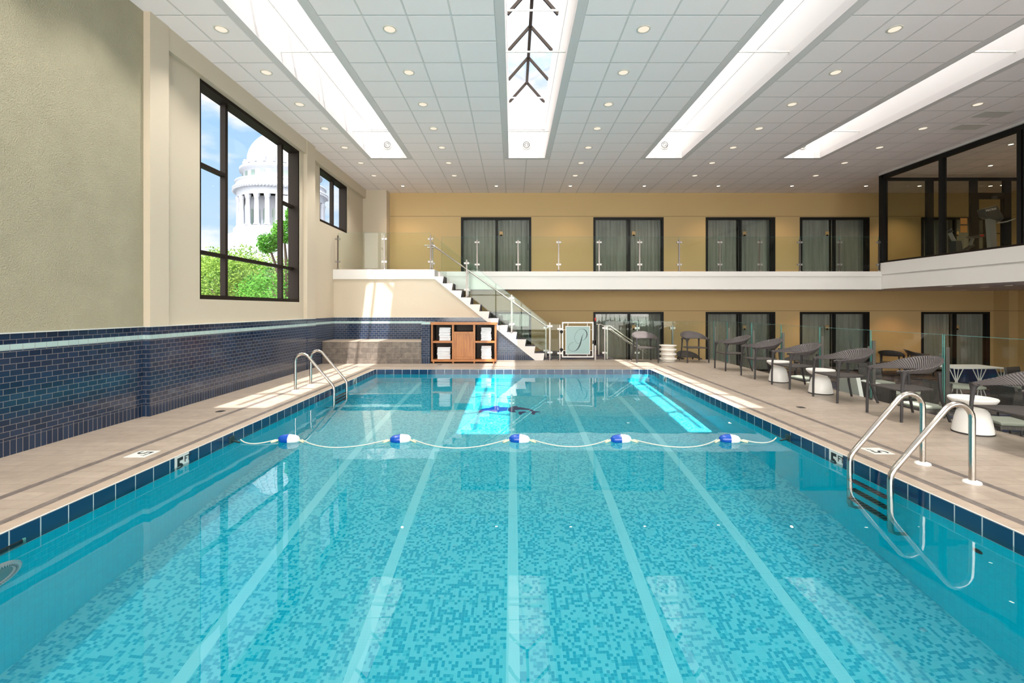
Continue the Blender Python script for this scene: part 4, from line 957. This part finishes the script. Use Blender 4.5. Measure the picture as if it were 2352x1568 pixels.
# ------------------------------------------------------------------ pool ladders
def ladder(side, ys, label):
    xo = 3.82*side; xi = 3.14*side
    r = thing('pool_ladder', label, 'ladder', (xo, sum(ys)/2, 0), 0, 'pool ladders')
    cy_ = sum(ys)/2
    for y in ys:
        P_ = [(xo, .0), (xo, .46)]; ctr = (xo-side*.12, .50)
        # hoop
        R_ = .125; pts = [(xo, 0.0), (xo, .20), (xo, .40)]
        for k_ in range(0, 9):
            a = math.radians(0+k_*17.5); pts.append((xo-side*(R_-R_*math.cos(a))*1.0, .53+R_*math.sin(a)))
        last = pts[-1]
        pts += [(xi+side*.035, .115), (xi+side*.008, .07), (xi, .02), (xi, -.2), (xi, -.85), (xi+side*.012, -.93), (xi+side*.05, -.97), (PXR*side-side*.01 if side > 0 else PXL+.01, -.98)]
        MB().tube([(a-xo, y-cy_, b) for a, b in pts], .0235, 14).build('rail', 'steel', r)
        MB().lathe([(.0, .022), (.035, .022), (.06, .012), (.062, .0)], (0, y-cy_, 0), 28).build('flange', 'plastic', r)
    for i, z in enumerate((-.205, -.455, -.705)):
        t = B(xi-xo-.035, xi-xo+.035, ys[0]-cy_+.02, ys[1]-cy_-.02, z-.02, z).build('tread', 'steelbar', r)
        s_ = MB()
        for k_ in range(9): s_.box(xi-xo-.03, xi-xo+.03, ys[0]-cy_+.04+k_*(ys[1]-ys[0]-.09)/8, ys[0]-cy_+.052+k_*(ys[1]-ys[0]-.09)/8, z, z+.002)
        s_.build('tread_grip', 'rubber', t)
ladder(1, (3.846, 4.31), 'steel pool ladder at the right edge, closest to the camera')
ladder(-1, (8.12, 8.74), 'steel pool ladder at the left pool edge, farther away')

# ------------------------------------------------------------------ rattan chairs
def make_chair():
    r = thing('rattan_armchair', '', 'chair')
    # faces -X; the band runs from the near arm end round the back to the far arm end
    n_ = 56; kk = 7; m_ = MB(); vs = []; uvs = []
    def rim(t):                      # t in -1..1 ; 0 = back centre
        a = t*math.radians(128); c, s_ = math.cos(a), math.sin(a)
        x = .06+.34*c if c > 0 else .06+.60*c; y = .325*s_*(1-.06*abs(t)**3)
        w = max(0, math.cos(t*PI/2)); w = w**1.6
        zt_ = .645+.165*w
        ins = .015+.115*w
        zb_ = zt_-(.028+.165*w)
        return x, y, zt_, zb_, ins
    for layer in (0, 1):
        for i in range(n_+1):
            t = -1+2*i/n_; x, y, zt_, zb_, ins = rim(t)
            cxx, cyy = .0, 0; l = math.hypot(x-cxx, y-cyy); dx, dy = (x-cxx)/l, (y-cyy)/l
            for j in range(kk+1):
                v = j/kk; off = ins*(v**1.3)+(.016 if layer == 0 else 0)*1.0
                vs.append((x-dx*off, y-dy*off, zt_+(zb_-zt_)*v)); uvs.append((t, v))
    K = kk+1; N_ = (n_+1)*K; fs = []
    for i in range(n_):
        for j in range(kk):
            a = i*K+j; fs.append((a, a+1, a+K+1, a+K)); a += N_; fs.append((a, a+K, a+K+1, a+1))
    for i in range(n_):
        a = i*K; fs.append((a, a+K, a+K+N_, a+N_)); a += kk; fs.append((a, a+N_, a+N_+K, a+K))
    for j in range(kk):
        fs.append((j, j+N_, j+1+N_, j+1)); a = n_*K+j; fs.append((a, a+1, a+1+N_, a+N_))
    m_.add(vs, fs, 0, True); o = m_.build('shell', 'rattan', r)
    ul_ = o.data.uv_layers.new(name='UVMap')
    for lp_ in o.data.loops:
        u, v = uvs[lp_.vertex_index % len(uvs)]; ul_.data[lp_.index].uv = (u, v)
    pts = []
    for i in range(n_+1):
        x, y, zt_, zb_, ins = rim(-1+2*i/n_); pts.append((x, y, zt_))
    o2 = MB().tube(pts, .011, 8).build('rim_braid', 'rattan', o); u2 = o2.data.uv_layers.new(name='UVMap')
    for lp_ in o2.data.loops:
        vi = lp_.vertex_index; u2.data[lp_.index].uv = ((vi//8)/n_*2, (vi % 8)/8)
    # seat
    sp = [(-.275, -.27), (-.29, 0), (-.275, .27), (.0, .265), (.15, .24), (.245, .15), (.265, 0), (.245, -.15), (.15, -.24), (.0, -.265)]
    MB().prism(sp[::-1], 'z', .385, .405).build('seat', 'weave', r, bevel=.006)
    for sy in (-1, 1):
        x, y, zt_, zb_, ins = rim(-.93*sy if False else sy*.93)
        MB().tube([(-.285, sy*.285, 0), (-.283, sy*.287, .2), (-.275, sy*.286, .42), (-.262, sy*.285, .545), (-.255, sy*.283, .60), (-.245, sy*.28, .635)], [.0165, .017, .0175, .021, .034, .048], 12).build('leg', 'leg', r)
        MB().tube([(.345, sy*.275, 0), (.315, sy*.262, .10), (.275, sy*.245, .25), (.255, sy*.235, .42), (.248, sy*.232, .55), (.245, sy*.232, .63)], [.015, .0165, .0175, .018, .02, .028], 12).build('leg', 'leg', r)
    return r
ch = make_chair()
ch['category'] = 'chair'
chairs = [
    ((5.23, 6.17, 0), 0, 'brown rattan tub chair just right of the near ladder, facing pool', 'deck'),
    ((5.25, 7.36, 0), 0, 'brown rattan tub chair between the second and third railing posts, beside second mushroom table', 'deck'),
    ((5.24, 8.56, 0), 0, 'brown rattan tub chair overlapping the farthest white mushroom table', 'deck'),
    ((5.25, 9.77, 0), 0, 'brown rattan tub chair fourth from the frame edge along right deck', 'deck'),
    ((5.21, 10.99, 0), 0, 'brown rattan tub chair farthest in the row facing the pool', 'deck'),
    ((5.27, 4.75, 0), 0, 'brown rattan tub chair cut off by the right frame edge', 'deck'),
    ((4.95, 12.64, 0), PI/2, 'rattan tub chair in the far deck corner, right of the wavy stool', 'deck'),
    ((3.60, 12.64, 0), PI/2, 'sunlit rattan tub chair in front of the lower stairs', 'deck'),
    ((X(2047, 15.1), 15.1, LF), -2.4, 'dark rattan tub chair by the lower back wall, left of the rightmost door', 'lower'),
    ((X(2112, 15.1), 15.1, LF), 2.6, 'dark rattan tub chair in front of the rightmost lower door', 'lower'),
    ((X(1581, 14.3), 14.3, LF), PI/2, 'dark rattan tub chair below deck level behind the far deck corner', 'lower'),
    ((X(1826, 13.4), 13.4, LF), .3, 'dark rattan tub chair below deck level before the fourth lower door', 'lower')]
for i, (loc, rz, lab, g_) in enumerate(chairs):
    o = ch if i == 0 else copy_tree(ch); o.location = loc; o.rotation_euler = (0, 0, rz); o['label'] = lab; o['group'] = {'deck': 'rattan chairs on the pool deck', 'lower': 'rattan chairs on the lower floor'}[g_]
# white tables
mt = thing('mushroom_table', '', 'table')
MB().lathe([(.205, .014), (.202, .05), (.18, .17), (.158, .245), (.135, .275), (.115, .288), (.112, .296), (.125, .306), (.18, .332), (.222, .362), (.242, .388), (.246, .403), (.238, .412), (.21, .41), (.0, .404)], n=44).build('body', 'plastic', mt)
MB().lathe([(.203, 0), (.210, .002), (.210, .014), (.203, .016)], n=44).build('base_ring', 'rubber', mt)
for i, ((x, y), s_, lab) in enumerate((((5.37, 5.40), .90, 'white mushroom-shaped side table behind the near ladder, largest in view'), ((5.27, 7.92), .88, 'white mushroom-shaped side table second from the frame edge'), ((5.27, 9.17), .86, 'white mushroom-shaped side table farthest along the right deck'))):
    o = mt if i == 0 else copy_tree(mt); o.location = (x, y, 0); o.scale = (s_, s_, 1); o['label'] = lab; o['group'] = 'white mushroom side tables'
pr = []
for i in range(49):
    t = i/48; pr.append((.205+.03*math.cos(t*PI*2*3.5+PI) if 0 < i < 48 else .235, .01+t*.44))
pr = [(.20, 0)]+[(.235 if i > 45 else r_, z_) for i, (r_, z_) in enumerate(pr)]+[(.0, .45)]
tag(MB().lathe(pr, (0, 0, 0), 44).build('wavy_stool', 'cer', loc=(X(1534, 12.75), 12.75, 0)), 'cream ribbed drum stool between the two far deck chairs', 'stool')

# ------------------------------------------------------------------ lower lounge furniture
def dining_chair(x, y, rz, lab, first=[None]):
    if first[0] is None:
        r = thing('lounge_chair', '', 'chair')
        MB().prism([(-.27, -.25), (-.27, .25), (.22, .25), (.22, -.25)][::-1], 'z', .34, .39).build('seat_frame', 'weave', r)
        MB().prism([(-.25, -.23), (-.25, .23), (.20, .23), (.20, -.23)][::-1], 'z', .39, .45).build('cushion', 'cushion', r, bevel=.02)
        bk = MB(); bk.bar((.22, 0, .36), (.30, 0, .84), .50, .045, up=(1, 0, 0)); bk.build('backrest', 'weave', r)
        for a in (-.24, .19):
            for b in (-.22, .22): MB().tube([(a, b, 0), (a, b, .34)], .016, 8).build('leg', 'leg', r)
        first[0] = r
    else: r = copy_tree(first[0])
    r.location = (x, y, LF); r.rotation_euler = (0, 0, rz); r['label'] = lab; r['category'] = 'chair'; r['group'] = 'cushioned chairs on the lower floor'
dining_chair(7.35, 8.3, .1, 'dark woven chair with pale cushion right behind the railing, nearest the camera')
dining_chair(7.6, 7.1, -.2, 'dark woven chair with pale cushion behind the near mushroom table')
dining_chair(8.7, 7.9, 3.0, 'dark woven chair with pale cushion facing the pair behind the railing')
dining_chair(6.75, 10.5, .2, 'dark woven chair with pale cushion behind the middle deck chairs')
dining_chair(8.6, 10.9, 1.5, 'dark woven chair with pale cushion left of the white trestle table')
dining_chair(11.3, 10.1, 1.9, 'dark woven chair with pale cushion in front of the white trestle table')
dining_chair(10.2, 8.9, -1.2, 'dark woven chair with pale cushion at the right, beyond the railing post')
dining_chair(7.3, 11.6, .4, 'dark woven chair with pale cushion farthest down the lower floor')
t = thing('lounge_table', 'low dark table with pale top on the lower floor', 'table', (9.4, 9.8, LF))
MB().lathe([(.0, .50), (.45, .50), (.45, .53), (.0, .53)], n=36).build('top', 'cushion', t); MB().lathe([(.05, 0), (.05, .5)], n=16).build('stem', 'steelbar', t); MB().lathe([(.28, 0), (.28, .02), (.05, .03)], n=30).build('base', 'leg', t)
t = thing('trestle_table', 'white metal table with crossed legs on the lower floor', 'table', (11.1, 11.3, LF))
B(-.62, .62, -.35, .35, .72, .745).build('top', 'plastic', t)
for a in (-.55, 0, .55):
    l_ = MB()
    for b in (-.18, -.06, .06, .18): l_.bar((a+b, -.3, 0), (a+b*.1, -.3, .42), .014, .014).bar((a+b*.1, -.3, .42), (a+b*.9, -.3, .72), .014, .014)
    l_.build('crossed_leg', 'plastic', t)
so = thing('wicker_sofa', 'low dark wicker sofa with white edge beyond the deck railing', 'sofa', (8.35, 10.2, LF))
so.location = (X(2062, 9.6), 9.6, LF)
B(-.45, .45, -.4, .4, .05, .34).build('base', 'weave', so); B(-.40, .40, -.36, .36, .34, .44).build('cushion', 'cushion', so, bevel=.03); B(-.47, -.38, -.42, .42, .05, .58).build('armrest', 'weave', so); B(-.475, -.375, -.425, .425, .58, .60).build('arm_cap', 'plastic', so)
t = tag(B(-.5, .5, -.35, .35, 0, .45).build('lounge_ottoman', 'navycloth', loc=(X(2225, 13.6), 13.6, LF), bevel=.06), 'navy upholstered ottoman before the rightmost lower door', 'ottoman')
t = thing('leaning_lounger', 'folded white lounger frame leaning behind the deck railing', 'lounger', (X(1985, 8.4), 8.4, LF))
MB().bar((-.12, 0, 0), (-.30, 0, .95), .07, .5, up=(0, 1, 0)).build('frame', 'plastic', t); B(-.2, .1, -.26, .26, 0, .05).build('foot_bar', 'plastic', t)

# ------------------------------------------------------------------ outside: domed building and trees
DX, DY = -79.8, 160.0; q_ = .1507
def hz(py): return HC+(VY-py)*q_
dm = thing('domed_building', 'white domed building with columns seen through the windows', 'building', (DX, DY, -14))
def zz(py): return hz(py)+14
R0 = 10.6
prof = [(R0, zz(384))]
for i in range(1, 17):
    a = i/16*PI/2*.985; prof.append((R0*math.cos(a), zz(384)+(zz(309)-zz(384))*math.sin(a)))
prof.append((0, zz(309)+.1))
MB().lathe(prof, n=64).build('dome', 'stone', dm)
rb = MB()
for k_ in range(28):
    a = 2*PI*k_/28; pts = [((r_+.08)*math.cos(a), (r_+.08)*math.sin(a), z_) for r_, z_ in prof[:-2]]; rb.tube(pts, .16, 5)
rb.build('dome_ribs', 'stone', dm)
MB().lathe([(R0+.9, zz(396)), (R0+.9, zz(392)), (R0+.3, zz(391)), (R0+.3, zz(384)), (R0, zz(383))], n=64).build('dome_base', 'stone', dm)
fin = MB()
for k_ in range(24):
    a = 2*PI*k_/24; fin.add(*((lambda c, s_: ([((R0+r_)*c-w_*s_, (R0+r_)*s_+w_*c, z_) for z_ in (zz(394), zz(384)) for r_, w_ in ((.3, -.45), (1.3, -.45), (1.3, .45), (.3, .45))], [(0, 1, 2, 3)[::-1], (4, 5, 6, 7), (0, 1, 5, 4), (1, 2, 6, 5), (2, 3, 7, 6), (3, 0, 4, 7)]))(math.cos(a), math.sin(a))))
fin.build('dome_buttresses', 'stone', dm)
MB().lathe([(12.0, zz(430)), (12.0, zz(408)), (12.9, zz(405)), (12.9, zz(399)), (11.6, zz(396)), (10.6, zz(395))], n=64).build('attic', 'stone', dm)
for k_ in range(22):
    a = 2*PI*(k_+.4)/22; c, s_ = math.cos(a), math.sin(a); ww = .75
    if s_ > .55: continue
    w_ = MB().add([(12.06*c-u*s_, 12.06*s_+u*c, z_) for u, z_ in ((-ww, zz(426)), (ww, zz(426)), (ww, zz(412)), (-ww, zz(412)))], [(0, 1, 2, 3)]).build('attic_window', 'stonedark', dm)
MB().lathe([(14.2, zz(452)), (14.9, zz(447)), (14.9, zz(444)), (14.0, zz(443)), (14.0, zz(433)), (14.2, zz(432)), (14.2, zz(429)), (12.4, zz(428))], n=64).build('balustrade', 'stone', dm)
MB().lathe([(13.6, zz(466)), (13.7, zz(454)), (14.2, zz(452))], n=64).build('entablature', 'stone', dm)
dt = MB()
for k_ in range(90):
    a = 2*PI*k_/90; c, s_ = math.cos(a), math.sin(a)
    if s_ < .5: dt.bar((14.05*c, 14.05*s_, zz(451)), (14.9*c, 14.9*s_, zz(450)), .35, .45)
dt.build('cornice_brackets', 'stone', dm)
MB().lathe([(10.6, zz(533)), (10.6, zz(466)), (13.4, zz(466))], n=64).build('drum', 'stone', dm)
for k_ in range(24):
    a = 2*PI*(k_+.5)/24; c, s_ = math.cos(a), math.sin(a)
    if s_ > .6: continue
    h0, h1 = zz(532), zz(466)
    MB().lathe([(1.05, h0), (1.05, h0+.35), (1.0, h0+.4), (.84, h0+.6), (.83, h0+.65), (.80, h0+3), (.72, h1-1.5), (.71, h1-1.4), (.80, h1-1.3), (.76, h1-1.2), (1.0, h1-.35), (1.02, h1-.3), (1.02, h1)], (13.0*c, 13.0*s_, 0), 14).build('column', 'stone', dm)
for k_ in range(24):
    a = 2*PI*k_/24; c, s_ = math.cos(a), math.sin(a)
    if s_ > .6: continue
    ww = .85; pts = [(-ww, zz(526)), (ww, zz(526)), (ww, zz(498))]+[(ww*math.cos(t*PI/8), zz(498)+ww*math.sin(t*PI/8)) for t in range(1, 8)]+[(-ww, zz(498))]
    MB().add([(10.68*c-u*s_, 10.68*s_+u*c, z_) for u, z_ in pts], [tuple(range(len(pts)))]).build('arched_window', 'stonedark', dm)
MB().lathe([(19, 8), (19, zz(590)), (18.2, zz(572)), (18.2, zz(566)), (17.2, zz(564)), (17.2, zz(552)), (16.8, zz(550)), (14.6, zz(547)), (14.6, zz(534)), (10, zz(533))], n=72).build('stepped_base', 'stone', dm)
B(-30, 30, -14, 30, 0, zz(600)).build('lower_wing', 'stone', dm)
# clumped pavilion relief on the side towards the window
a = math.atan2(-DY, -DX); c, s_ = math.cos(a), math.sin(a)
pv = MB(); a += .05; c, s_ = math.cos(a), math.sin(a)
def pvb(u0, u1, r0, r1, z0, z1):
    pv.add([(r_*c-u*s_, r_*s_+u*c, z_) for z_ in (z0, z1) for r_, u in ((r0, u0), (r1, u0), (r1, u1), (r0, u1))], [(3, 2, 1, 0), (4, 5, 6, 7), (0, 1, 5, 4), (1, 2, 6, 5), (2, 3, 7, 6), (3, 0, 4, 7)])
pvb(-2.6, 2.6, 10, 13.6, zz(532), zz(468)); pvb(-3.4, 3.4, 12, 15.4, zz(545), zz(533)); pvb(-1.6, 1.6, 13.6, 13.9, zz(522), zz(480))
pv.build('pavilion', 'stone', dm)

def tree(cx_, cy_, base, top, rad, n_, leaf, mat, label, seed, flat=.9, limbs=()):
    rnd = random.Random(seed); r = thing('leafy_tree', label, 'tree', (cx_, cy_, base), 0, 'trees outside the window')
    H = top-base; cz_ = H-rad*flat; m_ = MB(); blobs = []
    for k_ in range(26):
        a, e_ = rnd.uniform(0, 2*PI), rnd.uniform(-.8, 1.2); rr = rad*rnd.uniform(.45, .85)
        blobs.append((rr*math.cos(a)*math.cos(e_), rr*math.sin(a)*math.cos(e_), cz_+rr*math.sin(e_)*flat, rad*rnd.uniform(.22, .38)))
    for (lx, ly, lz, lr_) in limbs: blobs += [(lx, ly, lz-base, lr_)]*3
    vs = []; fs = []
    for k_ in range(n_):
        bx, by, bz, br_ = rnd.choice(blobs); v = Vector((rnd.gauss(0, 1), rnd.gauss(0, 1), rnd.gauss(0, 1))).normalized()*br_*rnd.uniform(.55, 1.05)
        p = Vector((bx, by, bz))+v; a = Vector((rnd.gauss(0, 1), rnd.gauss(0, 1), rnd.gauss(0, .6))).normalized(); b = a.orthogonal().normalized(); s_ = leaf*rnd.uniform(.6, 1.3); o_ = len(vs)
        vs += [p-a*s_, p-b*s_*.5, p+a*s_, p+b*s_*.5]; fs.append((o_, o_+1, o_+2, o_+3))
    m_.add(vs, fs); m_.build('foliage', mat, r)
    b_ = MB().tube([(0, 0, 0), (.1, 0, cz_*.6), (0, .1, cz_)], [.35, .28, .18], 8)
    for (bx, by, bz, br_) in blobs[:12]+blobs[26:]: b_.tube([(0, 0, cz_*.75), (bx*.5, by*.5, (cz_+bz)/2), (bx, by, bz)], [.16, .09, .03], 6)
    b_.build('trunk', 'bark', r)
tree(-15.8, 27, -14, 4.7, 4.6, 34000, .075, 'leaf', 'broad green tree filling the lower left of the big window', 3)
tree(-21.5, 33, -14, 6.0, 4.0, 18000, .085, 'leaf', 'green tree at the left edge of the big window', 5)
tree(-20.0, 42, -14, 6.9, 4.6, 18000, .10, 'leaf', 'green tree behind, below the domed building', 8)
tree(-10.6, 22, -14, 4.1, 2.9, 22000, .062, 'leaf2', 'nearest bright green tree at the right of the big window', 11, limbs=((-10.9+10.6, 0, 5.1, .55), (.2, 0, 5.9, .4), (-1.2, .3, 4.6, .5)))
